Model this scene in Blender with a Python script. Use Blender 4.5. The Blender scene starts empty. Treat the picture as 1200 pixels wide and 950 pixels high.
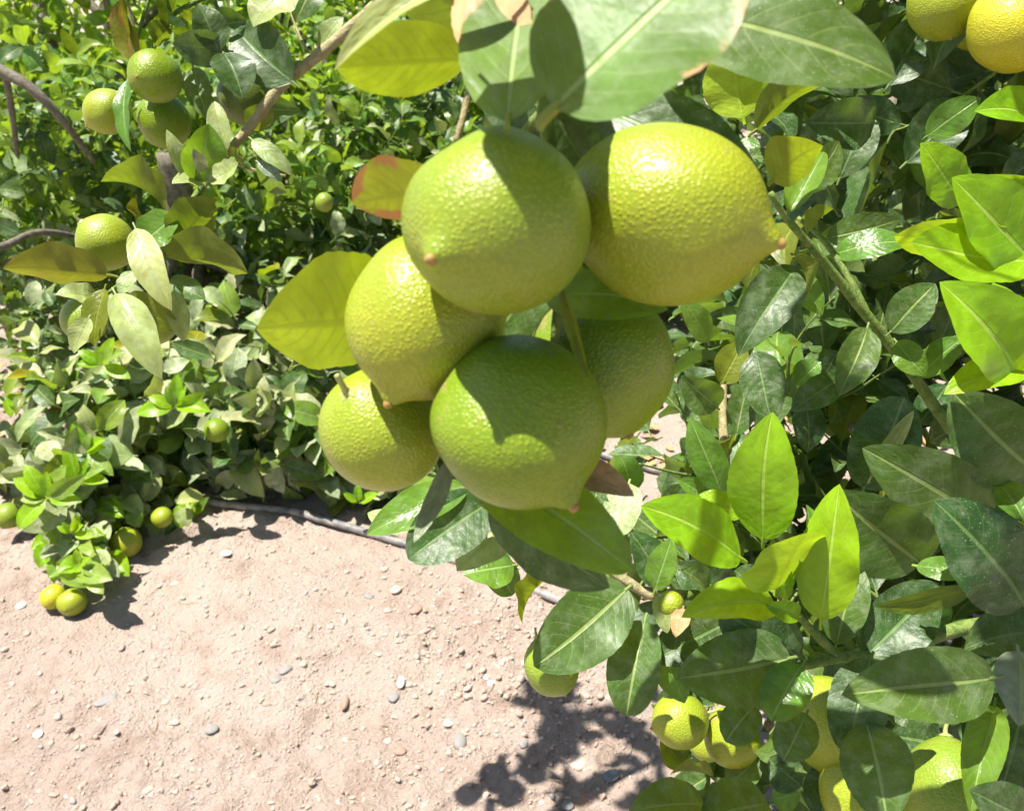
import bpy, math, random
import numpy as np
from mathutils import Vector, Matrix
from mathutils.bvhtree import BVHTree
random.seed(11); rng = np.random.RandomState(11)
SC = bpy.context.scene
COL = SC.collection

# ------------------------------------------------------------------ camera, sky, sun, exposure
CAM_H = 1.30
PITCH = math.radians(30)
FPX = 1000.0                      # focal length in pixels of the 1200 px wide photograph
cam_d = bpy.data.cameras.new('camera'); cam = bpy.data.objects.new('camera', cam_d)
COL.objects.link(cam); SC.camera = cam
cam.location = (0, 0, CAM_H)
cam.rotation_euler = (math.radians(90) - PITCH, 0, 0)
cam_d.sensor_width = 36; cam_d.lens = 36 * FPX / 1200
cam_d.clip_start = 0.02; cam_d.clip_end = 2000
cam_d.dof.use_dof = True; cam_d.dof.focus_distance = 0.62; cam_d.dof.aperture_fstop = 16

SUN = Vector((-0.31, 0.02, 0.95)).normalized()          # direction towards the sun
SUN_EL = math.asin(SUN.z); SUN_AZ = math.atan2(SUN.x, SUN.y)
world = bpy.data.worlds.new('World'); SC.world = world; world.use_nodes = True
wn = world.node_tree; wn.nodes.clear()
sky = wn.nodes.new('ShaderNodeTexSky'); sky.sky_type = 'NISHITA'; sky.sun_disc = False
sky.sun_elevation = SUN_EL; sky.sun_rotation = SUN_AZ
bg = wn.nodes.new('ShaderNodeBackground'); bg.inputs['Strength'].default_value = 0.065
wo = wn.nodes.new('ShaderNodeOutputWorld')
wn.links.new(sky.outputs[0], bg.inputs['Color']); wn.links.new(bg.outputs[0], wo.inputs['Surface'])
sun_d = bpy.data.lights.new('sun', 'SUN'); sun_d.energy = 5.0; sun_d.angle = math.radians(0.5)
sun_d.color = (1.0, 0.955, 0.87)
sun = bpy.data.objects.new('sun', sun_d); COL.objects.link(sun)
sun.rotation_euler = (-SUN).to_track_quat('-Z', 'Y').to_euler(); sun.location = (-2, 0, 6)
SC.view_settings.view_transform = 'Standard'; SC.view_settings.look = 'None'
SC.view_settings.gamma = 1; SC.view_settings.exposure = 1.22
SC.cycles.max_bounces = 5; SC.cycles.transmission_bounces = 3; SC.cycles.diffuse_bounces = 3; SC.cycles.glossy_bounces = 1

# ------------------------------------------------------------------ coordinates
RT = Vector((1, 0, 0)); UP = Vector((0, math.sin(PITCH), math.cos(PITCH)))
BK = Vector((0, -math.cos(PITCH), math.sin(PITCH)))
CAMP = Vector((0, 0, CAM_H))
def D(x, y, z): return (RT * x + UP * y + BK * z).normalized()
def P(px, py, d): return CAMP + (RT * ((px - 600) / FPX) - UP * ((py - 475) / FPX) - BK) * d
def proj(p):
    v = p - CAMP; z = -v.dot(BK)
    if z < 0.02: return (-9999, -9999, z)
    return (600 + FPX * v.dot(RT) / z, 475 - FPX * v.dot(UP) / z, z)

def vnoise(x, y, s=0.0):
    xi = np.floor(x); yi = np.floor(y); xf = x - xi; yf = y - yi
    u = xf * xf * (3 - 2 * xf); v = yf * yf * (3 - 2 * yf)
    def h(a, b):
        t = np.sin(a * 127.1 + b * 311.7 + s * 74.7) * 43758.5453
        return t - np.floor(t)
    return ((h(xi, yi) * (1 - u) + h(xi + 1, yi) * u) * (1 - v) +
            (h(xi, yi + 1) * (1 - u) + h(xi + 1, yi + 1) * u) * v) * 2 - 1
def gheight(x, y):
    x = np.asarray(x, float); y = np.asarray(y, float)
    cx, sx = 0.83, 0.56
    xr = x * cx + y * sx; yr = -x * sx + y * cx
    z = .035 * vnoise(xr * 1.1, yr * 1.1, 1) + .014 * vnoise(x * 3.7, y * 3.7, 2) + .007 * vnoise(xr * 11, yr * 11, 3)
    rough = np.clip(vnoise(x * 2.3, y * 2.3, 9) * .7 + .6, .25, 1.1) + 1.1 * np.exp(-((x - .05) ** 2 + (y - 1.25) ** 2) / .045)
    z = z + rough * (.0078 * (1 - 2 * np.abs(vnoise(xr * 26, yr * 26, 4))) + .0052 * vnoise(x * 60, y * 60, 5) + .004 * vnoise(xr * 110, yr * 110, 6))
    return z
def gz(x, y): return float(gheight(x, y))
def G(px, py):
    t = 2.0
    for _ in range(12):
        p = P(px, py, t); dz = (P(px, py, 1) - CAMP).z
        t += (gz(p.x, p.y) - p.z) / dz
    return P(px, py, t)

# ------------------------------------------------------------------ node helpers and materials
class NT:
    def __init__(s, name):
        s.m = bpy.data.materials.new(name); s.m.use_nodes = True
        s.t = s.m.node_tree; s.t.nodes.clear()
        s.out = s.n('ShaderNodeOutputMaterial')
    def n(s, t, **k):
        o = s.t.nodes.new(t)
        for a, b in k.items(): setattr(o, a, b)
        return o
    def l(s, a, b): s.t.links.new(a, b)
    def set(s, sock, v):
        if hasattr(v, 'links') or hasattr(v, 'is_linked'): s.l(v, sock)
        else: sock.default_value = v
    def math(s, op, a, b=0.0, c=0.0, clamp=False):
        o = s.n('ShaderNodeMath', operation=op, use_clamp=clamp)
        for i, v in enumerate((a, b, c)): s.set(o.inputs[i], v)
        return o.outputs[0]
    def step(s, x, a, b):
        o = s.n('ShaderNodeMapRange', interpolation_type='SMOOTHSTEP')
        s.set(o.inputs[0], x); o.inputs[1].default_value = a; o.inputs[2].default_value = b
        return o.outputs[0]
    def rng(s, x, a, b, c, d):
        o = s.n('ShaderNodeMapRange'); s.set(o.inputs[0], x)
        for i, v in enumerate((a, b, c, d)): o.inputs[i + 1].default_value = v
        return o.outputs[0]
    def mix(s, f, a, b, mode='MIX'):
        o = s.n('ShaderNodeMix', data_type='RGBA', blend_type=mode)
        s.set(o.inputs[0], f)
        s.set(o.inputs[6], a if not isinstance(a, tuple) else (*a, 1)); s.set(o.inputs[7], b if not isinstance(b, tuple) else (*b, 1))
        return o.outputs[2]
    def noise(s, vec, scale, detail=4, rough=.55, dist=0.0):
        o = s.n('ShaderNodeTexNoise'); s.l(vec, o.inputs['Vector'])
        o.inputs['Scale'].default_value = scale; o.inputs['Detail'].default_value = detail
        o.inputs['Roughness'].default_value = rough; o.inputs['Distortion'].default_value = dist
        return o.outputs[0]
    def vor(s, vec, scale, feature='F1', rnd=1.0):
        o = s.n('ShaderNodeTexVoronoi', feature=feature); s.l(vec, o.inputs['Vector'])
        o.inputs['Scale'].default_value = scale; o.inputs['Randomness'].default_value = rnd
        return o.outputs[0]
    def bump(s, h, strength, dist, nrm=None):
        o = s.n('ShaderNodeBump'); s.l(h, o.inputs['Height'])
        o.inputs['Strength'].default_value = strength; o.inputs['Distance'].default_value = dist
        if nrm is not None: s.l(nrm, o.inputs['Normal'])
        return o.outputs[0]
    def principled(s, col, rough, spec=.5, nrm=None):
        o = s.n('ShaderNodeBsdfPrincipled')
        s.set(o.inputs['Base Color'], col if not isinstance(col, tuple) else (*col, 1)); s.set(o.inputs['Roughness'], rough)
        s.set(o.inputs['Specular IOR Level'], spec)
        if nrm is not None: s.l(nrm, o.inputs['Normal'])
        return o

def leaf_mat(name, top, under, trans, tfac=.32, rough=.36, dust=.0, speck=.0, blotch=0.0, vein=(.28, .36, .10), spec=.32, blotch_col=(.42, .21, .08), veincon=.85):
    s = NT(name)
    uvn = s.n('ShaderNodeUVMap'); uvn.uv_map = 'UVMap'
    sep = s.n('ShaderNodeSeparateXYZ'); s.l(uvn.outputs[0], sep.inputs[0])
    u, v = sep.outputs[0], sep.outputs[1]
    rn = s.n('ShaderNodeAttribute'); rn.attribute_name = 'leafrnd'
    r = rn.outputs['Fac']
    a = s.math('MULTIPLY', s.math('ABSOLUTE', s.math('SUBTRACT', u, .5)), 2.0)
    mp = s.n('ShaderNodeCombineXYZ')
    s.l(s.math('ADD', s.math('MULTIPLY', u, .5), s.math('MULTIPLY', r, 7.0)), mp.inputs[0]); s.l(v, mp.inputs[1]); s.l(s.math('MULTIPLY', r, 13.0), mp.inputs[2])
    vec = mp.outputs[0]
    wob = s.noise(vec, 4, 0)
    # side veins leave the midrib and run forward
    ph = s.math('FRACT', s.math('MULTIPLY', s.math('SUBTRACT', s.math('ADD', v, s.math('MULTIPLY', wob, .06)), s.math('MULTIPLY', s.math('POWER', a, 1.3), .24)), 9.0))
    vd = s.math('ABSOLUTE', s.math('SUBTRACT', ph, .5))                 # 0.5 at vein
    sv = s.math('MULTIPLY', s.step(vd, .42, .5), s.step(a, 1.0, .55))
    mid = s.step(a, .075, .03)
    veins = s.math('MAXIMUM', s.math('MULTIPLY', sv, .45 * veincon), mid)
    n1 = s.noise(vec, 5, 3); n2 = s.noise(vec, 38, 1)
    c = s.mix(s.step(n1, .35, .72), tuple(x * .72 for x in top), tuple(x * 1.2 for x in top))
    c = s.mix(s.math('MULTIPLY', r, .45), c, (top[0] * 2.0 + .02, top[1] * 1.35, top[2] * .9))
    c = s.mix(s.math('MULTIPLY', veins, .8), c, vein)
    if dust > 0:
        dm = s.math('MULTIPLY', s.step(s.noise(vec, 7, 4, .65), .40, .75), dust)
        c = s.mix(dm, c, (.42, .47, .32))
    if speck > 0:
        sp = s.math('MULTIPLY', s.step(s.vor(vec, 30), .17, .06), s.step(s.noise(vec, 9, 2), .42, .6))
        sp2 = s.math('MULTIPLY', s.step(s.vor(vec, 75), .22, .08), s.step(s.noise(vec, 13, 2), .40, .55))
        c = s.mix(s.math('MULTIPLY', s.math('MAXIMUM', sp, sp2), speck), c, (.55, .60, .42))
    spt = s.math('MULTIPLY', s.step(s.vor(vec, 13), .085, .05), .65)
    c = s.mix(spt, c, (.20, .13, .05))
    uc = s.mix(s.step(n1, .3, .75), tuple(x * .85 for x in under), tuple(x * 1.15 for x in under))
    uc = s.mix(s.math('MULTIPLY', veins, .5), uc, tuple(min(1, x * 1.5) for x in under))
    tc = s.mix(s.step(n1, .3, .75), tuple(x * .85 for x in trans), tuple(min(1, x * 1.1) for x in trans))
    tveins = s.math('MAXIMUM', s.math('MULTIPLY', s.math('MULTIPLY', s.step(vd, .34, .5), s.step(a, 1.0, .6)), .8), s.step(a, .10, .03))
    tc = s.mix(s.math('MULTIPLY', tveins, .7), tc, tuple(x * .5 for x in trans))
    tc = s.mix(s.math('MULTIPLY', s.step(n2, .45, .7), .25), tc, tuple(x * .7 for x in trans))
    if blotch > 0:
        edge = s.math('ADD', s.math('MULTIPLY', a, .42), s.math('MULTIPLY', v, .28))
        bm = s.step(s.math('ADD', s.noise(vec, 3.2, 5, .6), edge), 1.42 - blotch * .5, 1.50 - blotch * .5)
        c = s.mix(bm, c, blotch_col); uc = s.mix(bm, uc, tuple(x * .9 for x in blotch_col))
        tc = s.mix(bm, tc, (blotch_col[0] * .8, blotch_col[1] * .7, blotch_col[2] * .6))
    geo = s.n('ShaderNodeNewGeometry')
    col = s.mix(geo.outputs['Backfacing'], c, uc)
    crk = s.noise(vec, 11, 1)
    h = s.math('ADD', s.math('MULTIPLY', s.math('SINE', s.math('MULTIPLY', ph, 3.1416)), .13),
               s.math('ADD', s.math('ADD', s.math('MULTIPLY', n2, .22), s.math('MULTIPLY', crk, .9)), s.math('MULTIPLY', mid, -.7)))
    nrm = s.bump(h, .5, .0012)
    rg = s.math('ADD', rough - .06, s.math('MULTIPLY', n2, .14))
    rg = s.math('ADD', rg, s.math('MULTIPLY', geo.outputs['Backfacing'], .2))
    pr = s.principled(col, rg, spec, nrm)
    tr = s.n('ShaderNodeBsdfTranslucent'); s.l(tc, tr.inputs[0])
    mx = s.n('ShaderNodeMixShader'); mx.inputs[0].default_value = tfac
    s.l(pr.outputs[0], mx.inputs[1]); s.l(tr.outputs[0], mx.inputs[2]); s.l(mx.outputs[0], s.out.inputs[0])
    return s.m

LM = {
 'mature': leaf_mat('leaf_mature', (.038, .102, .018), (.17, .24, .07), (.30, .46, .03), .26, .43, .24, .45),
 'deep':   leaf_mat('leaf_deep_green', (.022, .070, .014), (.13, .19, .06), (.20, .34, .03), .22, .40, .22, .65, vein=(.13, .22, .06)),
 'dusty':  leaf_mat('leaf_dusty', (.23, .30, .15), (.27, .32, .15), (.32, .42, .06), .20, .46, .80, .2),
 'pale':   leaf_mat('leaf_pale', (.24, .335, .12), (.28, .34, .13), (.42, .52, .07), .25, .40, .40, .2),
 'young':  leaf_mat('leaf_young', (.17, .37, .012), (.32, .44, .03), (.58, .80, .02), .36, .30, .0, .0, vein=(.42, .60, .10), veincon=.8),
 'olive':  leaf_mat('leaf_olive', (.11, .17, .02), (.16, .19, .03), (.26, .36, .012), .38, .36, .0, .1, vein=(.30, .36, .06)),
 'yellow': leaf_mat('leaf_yellow', (.24, .27, .02), (.24, .27, .03), (.36, .46, .012), .38, .40, .0, .1, vein=(.5, .46, .1)),
 'burnt':  leaf_mat('leaf_sunburnt', (.14, .22, .04), (.22, .25, .04), (.38, .38, .02), .34, .38, .1, .1, blotch=.98),
 'edge':   leaf_mat('leaf_brown_edged', (.080, .175, .030), (.24, .28, .05), (.40, .50, .04), .30, .42, .2, .2, blotch=.80, blotch_col=(.50, .30, .15), vein=(.32, .42, .14), spec=.22),
 'olivebrown': leaf_mat('leaf_olive_brown_tip', (.13, .17, .03), (.18, .19, .03), (.28, .29, .012), .34, .4, .1, .1, blotch=.66),
 'light':  leaf_mat('leaf_light_green', (.15, .27, .035), (.26, .36, .06), (.46, .66, .03), .34, .34, .15, .0, vein=(.3, .42, .12)),  # lighter green that puts the sunlit look of the far crowns into the colour
 'fresh':  leaf_mat('leaf_fresh', (.075, .19, .022), (.20, .30, .05), (.38, .60, .02), .32, .28, .10, .25, vein=(.28, .42, .12)),
 'grey':   leaf_mat('leaf_grey_underside', (.16, .22, .16), (.22, .27, .17), (.3, .38, .08), .15, .3, .3, .1),
 'dry':    leaf_mat('leaf_dry', (.40, .27, .14), (.30, .20, .11), (.35, .2, .06), .12, .7, .2, .0, vein=(.35, .25, .14)),
}

def lemon_mat(name, green, yellow, ypos=.5, rough=.30):
    s = NT(name)
    tc = s.n('ShaderNodeTexCoord'); o = tc.outputs['Object']
    sep = s.n('ShaderNodeSeparateXYZ'); s.l(o, sep.inputs[0])
    n1 = s.noise(o, 34, 4, .6)
    g = s.math('ADD', s.math('MULTIPLY', sep.outputs[2], 9.0), s.math('MULTIPLY', n1, 1.1))
    f = s.step(g, ypos - .5, ypos + .85)
    c = s.mix(f, green, yellow)  # rind yellows towards the tip; warm ground bounce put into its colour
    c = s.mix(s.math('MULTIPLY', s.noise(o, 260, 3), .5), c, tuple(x * .72 for x in green))
    pore = s.vor(o, 600)
    pore2 = s.vor(o, 1500)
    c = s.mix(s.math('MULTIPLY', s.step(pore, .45, .75), .35), c, tuple(x * .6 for x in green))
    c = s.mix(s.math('MULTIPLY', s.step(pore2, .22, .08), .25), c, (.5, .52, .12))
    # tan scuffs
    sc = s.math('MULTIPLY', s.step(s.noise(o, 75, 6, .75), .56, .66), s.step(s.noise(o, 24, 3), .49, .60))
    c = s.mix(s.math('MULTIPLY', sc, .8), c, (.30, .23, .09))
    h = s.math('ADD', s.math('MULTIPLY', s.step(pore, .62, .05), 1.25), s.math('MULTIPLY', s.noise(o, 170, 3), 1.5))
    h = s.math('ADD', h, s.math('MULTIPLY', s.step(pore2, .0, .5), .22))
    nrm = s.bump(h, .55, .00036)
    nip = s.step(s.math('MULTIPLY', sep.outputs[2], 1.0), .0345, .039)
    pr = s.principled(c, s.math('ADD', rough, s.math('MULTIPLY', n1, .12)), .42, nrm)
    s.l(pr.outputs[0], s.out.inputs[0]); return s.m
FM = {
 'green':  lemon_mat('lemon_green_rind', (.145, .245, .010), (.29, .34, .012), .6),
 'lime':   lemon_mat('lemon_lime_rind', (.19, .29, .026), (.32, .34, .018), .65),
 'mid':    lemon_mat('lemon_yellow_green_rind', (.26, .345, .024), (.37, .36, .017), .5),
 'yellow': lemon_mat('lemon_yellow_rind', (.46, .47, .025), (.62, .50, .025), .5),
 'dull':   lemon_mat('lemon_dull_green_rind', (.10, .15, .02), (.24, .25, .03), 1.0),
}
def simple_mat(name, fn):
    s = NT(name); fn(s); return s.m
def _tip(s):
    tc = s.n('ShaderNodeTexCoord'); c = s.mix(s.noise(tc.outputs['Object'], 300, 2), (.42, .26, .06), (.18, .11, .03))
    pr = s.principled(c, .5); s.l(pr.outputs[0], s.out.inputs[0])
TIPM = simple_mat('lemon_tip_brown', _tip)
def _calyx(s):
    tc = s.n('ShaderNodeTexCoord'); c = s.mix(s.noise(tc.outputs['Object'], 240, 3), (.24, .30, .07), (.45, .42, .16))
    pr = s.principled(c, .55); s.l(pr.outputs[0], s.out.inputs[0])
CALM = simple_mat('calyx_green', _calyx)
def bark(name, a, b, sc=60):
    def f(s):
        tc = s.n('ShaderNodeTexCoord'); mp = s.n('ShaderNodeMapping'); s.l(tc.outputs['Object'], mp.inputs[0])
        n = s.noise(mp.outputs[0], sc, 6, .65, .6); n2 = s.noise(mp.outputs[0], sc * 4, 4)
        c = s.mix(s.step(n, .35, .65), a, b); c = s.mix(s.math('MULTIPLY', n2, .4), c, tuple(x * .5 for x in a))
        pr = s.principled(c, .75, .3, s.bump(s.math('ADD', n, s.math('MULTIPLY', n2, .4)), .7, .003))
        s.l(pr.outputs[0], s.out.inputs[0])
    return simple_mat(name, f)
BARK = bark('bark_grey_brown', (.11, .098, .070), (.23, .20, .145))
BARKL = bark('bark_tan_twig', (.27, .23, .10), (.42, .36, .20), 110)
TWIG = bark('twig_green', (.10, .17, .03), (.22, .29, .07), 130)

def _soil(s):
    tc = s.n('ShaderNodeTexCoord'); o = tc.outputs['Object']
    big = s.noise(o, 2.2, 3); mid = s.noise(o, 14, 6, .65); fine = s.noise(o, 130, 6, .7); grain = s.noise(o, 620, 3, .6)
    c = s.mix(s.step(big, .3, .7), (.50, .388, .325), (.58, .470, .405))
    c = s.mix(s.math('MULTIPLY', s.step(mid, .45, .75), .65), c, (.35, .240, .180))
    c = s.mix(s.math('MULTIPLY', s.step(fine, .45, .72), .45), c, (.58, .46, .36))
    c = s.mix(s.math('MULTIPLY', s.step(grain, .52, .72), .40), c, (.30, .205, .155))
    c = s.mix(s.math('MULTIPLY', s.step(s.vor(o, 170), .16, .05), .35), c, (.66, .58, .50))
    h = s.math('ADD', s.math('ADD', s.math('MULTIPLY', mid, 1.5), s.math('MULTIPLY', fine, 1.3)), s.math('MULTIPLY', grain, .32))
    h = s.math('ADD', h, s.math('MULTIPLY', s.step(s.vor(o, 95), .35, .1), .35))
    pr = s.principled(c, .93, .15, s.bump(h, 1.0, .0105))
    s.l(pr.outputs[0], s.out.inputs[0])
SOIL = simple_mat('dry_soil', _soil)
def _clod(s):
    at = s.n('ShaderNodeAttribute'); at.attribute_name = 'leafrnd'; r = at.outputs['Fac']
    tc = s.n('ShaderNodeTexCoord'); o = tc.outputs['Object']
    c = s.mix(s.step(r, .0, .7), (.36, .27, .22), (.50, .39, .325))
    c = s.mix(s.step(r, .965, .968), c, (.30, .29, .28)); c = s.mix(s.step(r, .998, .999), c, (.72, .70, .64))
    c = s.mix(s.math('MULTIPLY', s.noise(o, 300, 4), .35), c, (.25, .17, .12))
    pr = s.principled(c, .9, .2, s.bump(s.noise(o, 420, 4), .6, .002)); s.l(pr.outputs[0], s.out.inputs[0])
CLOD = simple_mat('soil_clods', _clod)
def stone_mat(name, a, b, rough=.7):
    def f(s):
        tc = s.n('ShaderNodeTexCoord'); o = tc.outputs['Object']
        c = s.mix(s.noise(o, 120, 5, .6), a, b)
        pr = s.principled(c, rough, .35, s.bump(s.noise(o, 260, 5), .4, .001)); s.l(pr.outputs[0], s.out.inputs[0])
    return simple_mat(name, f)
ST = {'white': stone_mat('stone_white', (.62, .59, .50), (.78, .75, .66)), 'grey': stone_mat('stone_grey', (.17, .16, .15), (.28, .265, .25)),
      'tan': stone_mat('stone_tan', (.44, .33, .25), (.56, .45, .37)), 'brown': stone_mat('stone_brown', (.24, .15, .11), (.36, .24, .19)),
      'dark': stone_mat('stone_dark', (.14, .14, .16), (.24, .24, .26)), 'petal': stone_mat('petal_white', (.80, .80, .62), (.88, .86, .74))}
def _hose(s):
    tc = s.n('ShaderNodeTexCoord'); o = tc.outputs['Object']
    c = s.mix(s.step(s.noise(o, 25, 5, .7), .35, .7), (.10, .10, .105), (.34, .30, .27))
    pr = s.principled(c, .55, .4, s.bump(s.noise(o, 200, 3), .2, .001)); s.l(pr.outputs[0], s.out.inputs[0])
HOSE = simple_mat('dusty_black_hose', _hose)

# ------------------------------------------------------------------ object helpers
WL = {}                                    # world location of every parentable object
def thing(name, label, cat, loc, group=None):
    o = bpy.data.objects.new(name, None); COL.objects.link(o); o.location = loc
    o.empty_display_size = .05
    o['label'] = label; o['category'] = cat
    if group: o['group'] = group
    WL[o.name] = Vector(loc); return o
def link(name, mesh, M, parent=None):
    """M: world matrix of the object (translation + rotation + scale)"""
    o = bpy.data.objects.new(name, mesh); COL.objects.link(o)
    if parent is not None:
        o.parent = parent; o.matrix_basis = Matrix.Translation(-WL[parent.name]) @ M
    else: o.matrix_basis = M
    WL[o.name] = M.to_translation(); return o
def mk_mesh(name, V, F, mat, uv=None, rnd=None, smooth=True):
    m = bpy.data.meshes.new(name); V = np.asarray(V, np.float32); F = np.asarray(F, np.int32)
    k = F.shape[1]; nf = len(F)
    m.vertices.add(len(V)); m.vertices.foreach_set('co', V.ravel())
    m.loops.add(nf * k); m.loops.foreach_set('vertex_index', F.ravel())
    m.polygons.add(nf); m.polygons.foreach_set('loop_start', np.arange(0, nf * k, k, dtype=np.int32))
    m.polygons.foreach_set('loop_total', np.full(nf, k, np.int32))
    if uv is not None:
        l = m.uv_layers.new(name='UVMap'); l.data.foreach_set('uv', np.asarray(uv, np.float32)[F.ravel()].ravel())
    if rnd is not None:
        at = m.attributes.new('leafrnd', 'FLOAT', 'POINT')
        at.data.foreach_set('value', np.broadcast_to(np.asarray(rnd, np.float32), (len(V),)).copy())
    m.update(); m.validate()
    m.polygons.foreach_set('use_smooth', np.full(nf, smooth))
    m.materials.append(mat); return m
def set_mats(m, mats, idx):
    m.materials.clear()
    for x in mats: m.materials.append(x)
    m.polygons.foreach_set('material_index', np.asarray(idx, np.int32)); m.update()

def tube_geo(pts, rad, sides=8, lump=0.0):
    pts = [Vector(p) for p in pts]
    # Catmull-Rom refine
    Q, R = [], []
    n = len(pts)
    for i in range(n - 1):
        p0 = pts[max(i - 1, 0)]; p1 = pts[i]; p2 = pts[i + 1]; p3 = pts[min(i + 2, n - 1)]
        for k in range(5):
            t = k / 5
            Q.append(.5 * ((2 * p1) + (p2 - p0) * t + (2 * p0 - 5 * p1 + 4 * p2 - p3) * t * t + (3 * p1 - p0 - 3 * p2 + p3) * t ** 3))
            R.append(rad[i] * (1 - t) + rad[i + 1] * t)
    Q.append(pts[-1]); R.append(rad[-1])
    V = []; F = []
    ref = Vector((.3, .5, .81)).normalized()
    for i, q in enumerate(Q):
        tan = (Q[min(i + 1, len(Q) - 1)] - Q[max(i - 1, 0)]).normalized()
        a = (ref - tan * ref.dot(tan)).normalized(); b = tan.cross(a)
        r = R[i] * (1 + lump * random.uniform(-1, 1))
        for s in range(sides):
            th = 2 * math.pi * s / sides
            V.append(q + (a * math.cos(th) + b * math.sin(th)) * r)
    for i in range(len(Q) - 1):
        for s in range(sides):
            F.append((i * sides + s, i * sides + (s + 1) % sides, (i + 1) * sides + (s + 1) % sides, (i + 1) * sides + s))
    c0 = len(V); V.append(Q[0]); V.append(Q[-1]); e = (len(Q) - 1) * sides
    for s in range(0, sides, 2):
        F.append((c0, (s + 2) % sides, s + 1, s)); F.append((c0 + 1, e + s, e + s + 1, e + (s + 2) % sides))
    return np.array([tuple(v) for v in V]), np.array(F)
def tube(name, pts, rad, mat, parent=None, sides=8, lump=.06, origin=None):
    V, F = tube_geo(pts, rad, sides, lump)
    o0 = Vector(pts[0]) if origin is None else Vector(origin)
    return link(name, mk_mesh(name, V - np.array(tuple(o0)), F, mat, rnd=.5), Matrix.Translation(o0), parent)

def leaf_geo(L, W, fold=.2, curl=.08, wave=.03, twist=0.0, nseg=8, nh=2, serr=0.0, seed=0, tipb=.08, pet=.10, shape=(.62, .78), cup=0.0):
    r = random.Random(seed); ph = r.uniform(0, 6.28); ph2 = r.uniform(0, 6.28); kf = r.uniform(1.5, 2.6)
    a, b = shape; vm = a / (a + b); nrmz = vm ** a * (1 - vm) ** b
    V = []; UV = []; F = []; nc = 2 * nh + 1
    for i in range(nseg + 1):
        v = i / nseg; v = v * .97 + .03 * v * v
        vv = min(max(v, .0), 1.0)
        w = W / 2 * (vv ** a * (1 - vv) ** b) / nrmz
        if i == 0: w = W * .018
        if i == nseg: w = W * .006
        zc = curl * L * 4 * v * (1 - v) - (tipb * L * ((v - .6) / .4) ** 2 if v > .6 else 0)
        xc = .018 * L * math.sin(v * 3.1 + ph)
        tw = twist * (v - .4); ct, st = math.cos(tw), math.sin(tw)
        for j in range(-nh, nh + 1):
            s = j / nh; ww = w
            if abs(j) == nh and serr: ww = w * (1 + serr * (((i * 7 + seed) % 3) - 1))
            x = s * ww * math.cos(fold); z = abs(s) * ww * math.sin(fold) - cup * s * s * ww
            z += wave * W * s * s * math.sin(kf * 6.28 * v + ph + (ph2 if s > 0 else 0)) * math.sin(math.pi * min(1, v * 1.1)) 
            V.append((xc + x * ct - z * st, v * L, zc + x * st + z * ct)); UV.append((.5 + s / 2, v))
    for i in range(nseg):
        for j in range(nc - 1):
            k = i * nc + j; F.append((k, k + 1, k + nc + 1, k + nc))
    if pet > 0:                                   # petiole: a thin square stalk behind the blade
        k0 = len(V); pr = min(.0013, max(.0007, W * .022)) if L < .5 else max(.0007, W * .022)
        for t, (yy, zz) in enumerate(((-pet * L, -.25 * pet * L), (-.5 * pet * L, -.06 * pet * L), (.03 * L, .0))):
            for dx, dz in ((-1, -1), (1, -1), (1, 1), (-1, 1)):
                V.append((xc * 0 + .018 * L * math.sin(ph) + dx * pr, yy, zz + dz * pr - pr * .3)); UV.append((.5, .02))
        for t in range(2):
            for q in range(4):
                F.append((k0 + t * 4 + q, k0 + t * 4 + (q + 1) % 4, k0 + t * 4 + 4 + (q + 1) % 4, k0 + t * 4 + 4 + q))
    return np.array(V), np.array(F), np.array(UV)

LEAFSEED = [100]
def frame(axis, N):
    y = axis.normalized(); z = (N - y * N.dot(y)).normalized(); x = y.cross(z)
    return x, y, z
def leaf(parent, base, tip, w, kind='mature', mode='T', roll=0.0, fold=.22, curl=.06, wave=.03, twist=0.0, tipb=.04, res=1, label=None, shape=(.62, .78), n=None, cup=.0, pet=.09, rnd=None):
    """base, tip: (px, py, depth); w: apparent width in photo pixels."""
    B = P(*base); T = P(*tip); ax = (T - B); L = ax.length; ax.normalize()
    mid = (B + T) / 2; Vd = (CAMP - mid).normalized(); dep = (base[2] + tip[2]) / 2
    N0 = (Vd - ax * Vd.dot(ax)).normalized()
    LEAFSEED[0] += 1; rr = random.Random(LEAFSEED[0])
    if n is not None: N = (Vector(n) - ax * Vector(n).dot(ax)).normalized()
    elif mode == 'U':                      # underside towards the camera, sun on the far, upper side
        best = None
        for k in range(100, 261, 5):
            q = Matrix.Rotation(math.radians(k), 3, ax) @ N0
            sc = min(q.dot(SUN), .42) * 2.2 - q.dot(Vd)
            if best is None or sc > best[0]: best = (sc, q)
        N = best[1]
    elif mode == 'L':                      # upper side towards the camera and the sun
        best = None
        for k in range(-60, 61, 5):
            q = Matrix.Rotation(math.radians(k), 3, ax) @ N0
            sc = min(q.dot(SUN), .9) * 1.0 + q.dot(Vd)
            if best is None or sc > best[0]: best = (sc, q)
        N = best[1]
    else: N = Matrix.Rotation(math.radians(roll), 3, ax) @ N0
    fs = max(.45, abs(N.dot(Vd)) / max(.2, math.sqrt(max(0, 1 - Vd.dot(ax) ** 2))))
    W = w / FPX * dep / fs / max(.6, math.cos(fold))
    W = min(W, L * 1.05) if w < 60 else W
    nseg, nh = {0: (8, 2), 1: (14, 2), 2: (34, 5)}[res]
    Vv, F, UV = leaf_geo(L, W, fold, curl, wave, twist, nseg, nh, .009 if res else 0, LEAFSEED[0], tipb, pet, shape, cup)
    x, y, z = frame(ax, N)
    M = Matrix.Translation(B) @ Matrix((x, y, z)).transposed().to_4x4()
    m = mk_mesh('leaf', Vv, F, LM[kind], UV, rr.random() if rnd is None else rnd)
    o = link('leaf', m, M, parent)
    if label: o['label'] = label
    return o

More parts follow.
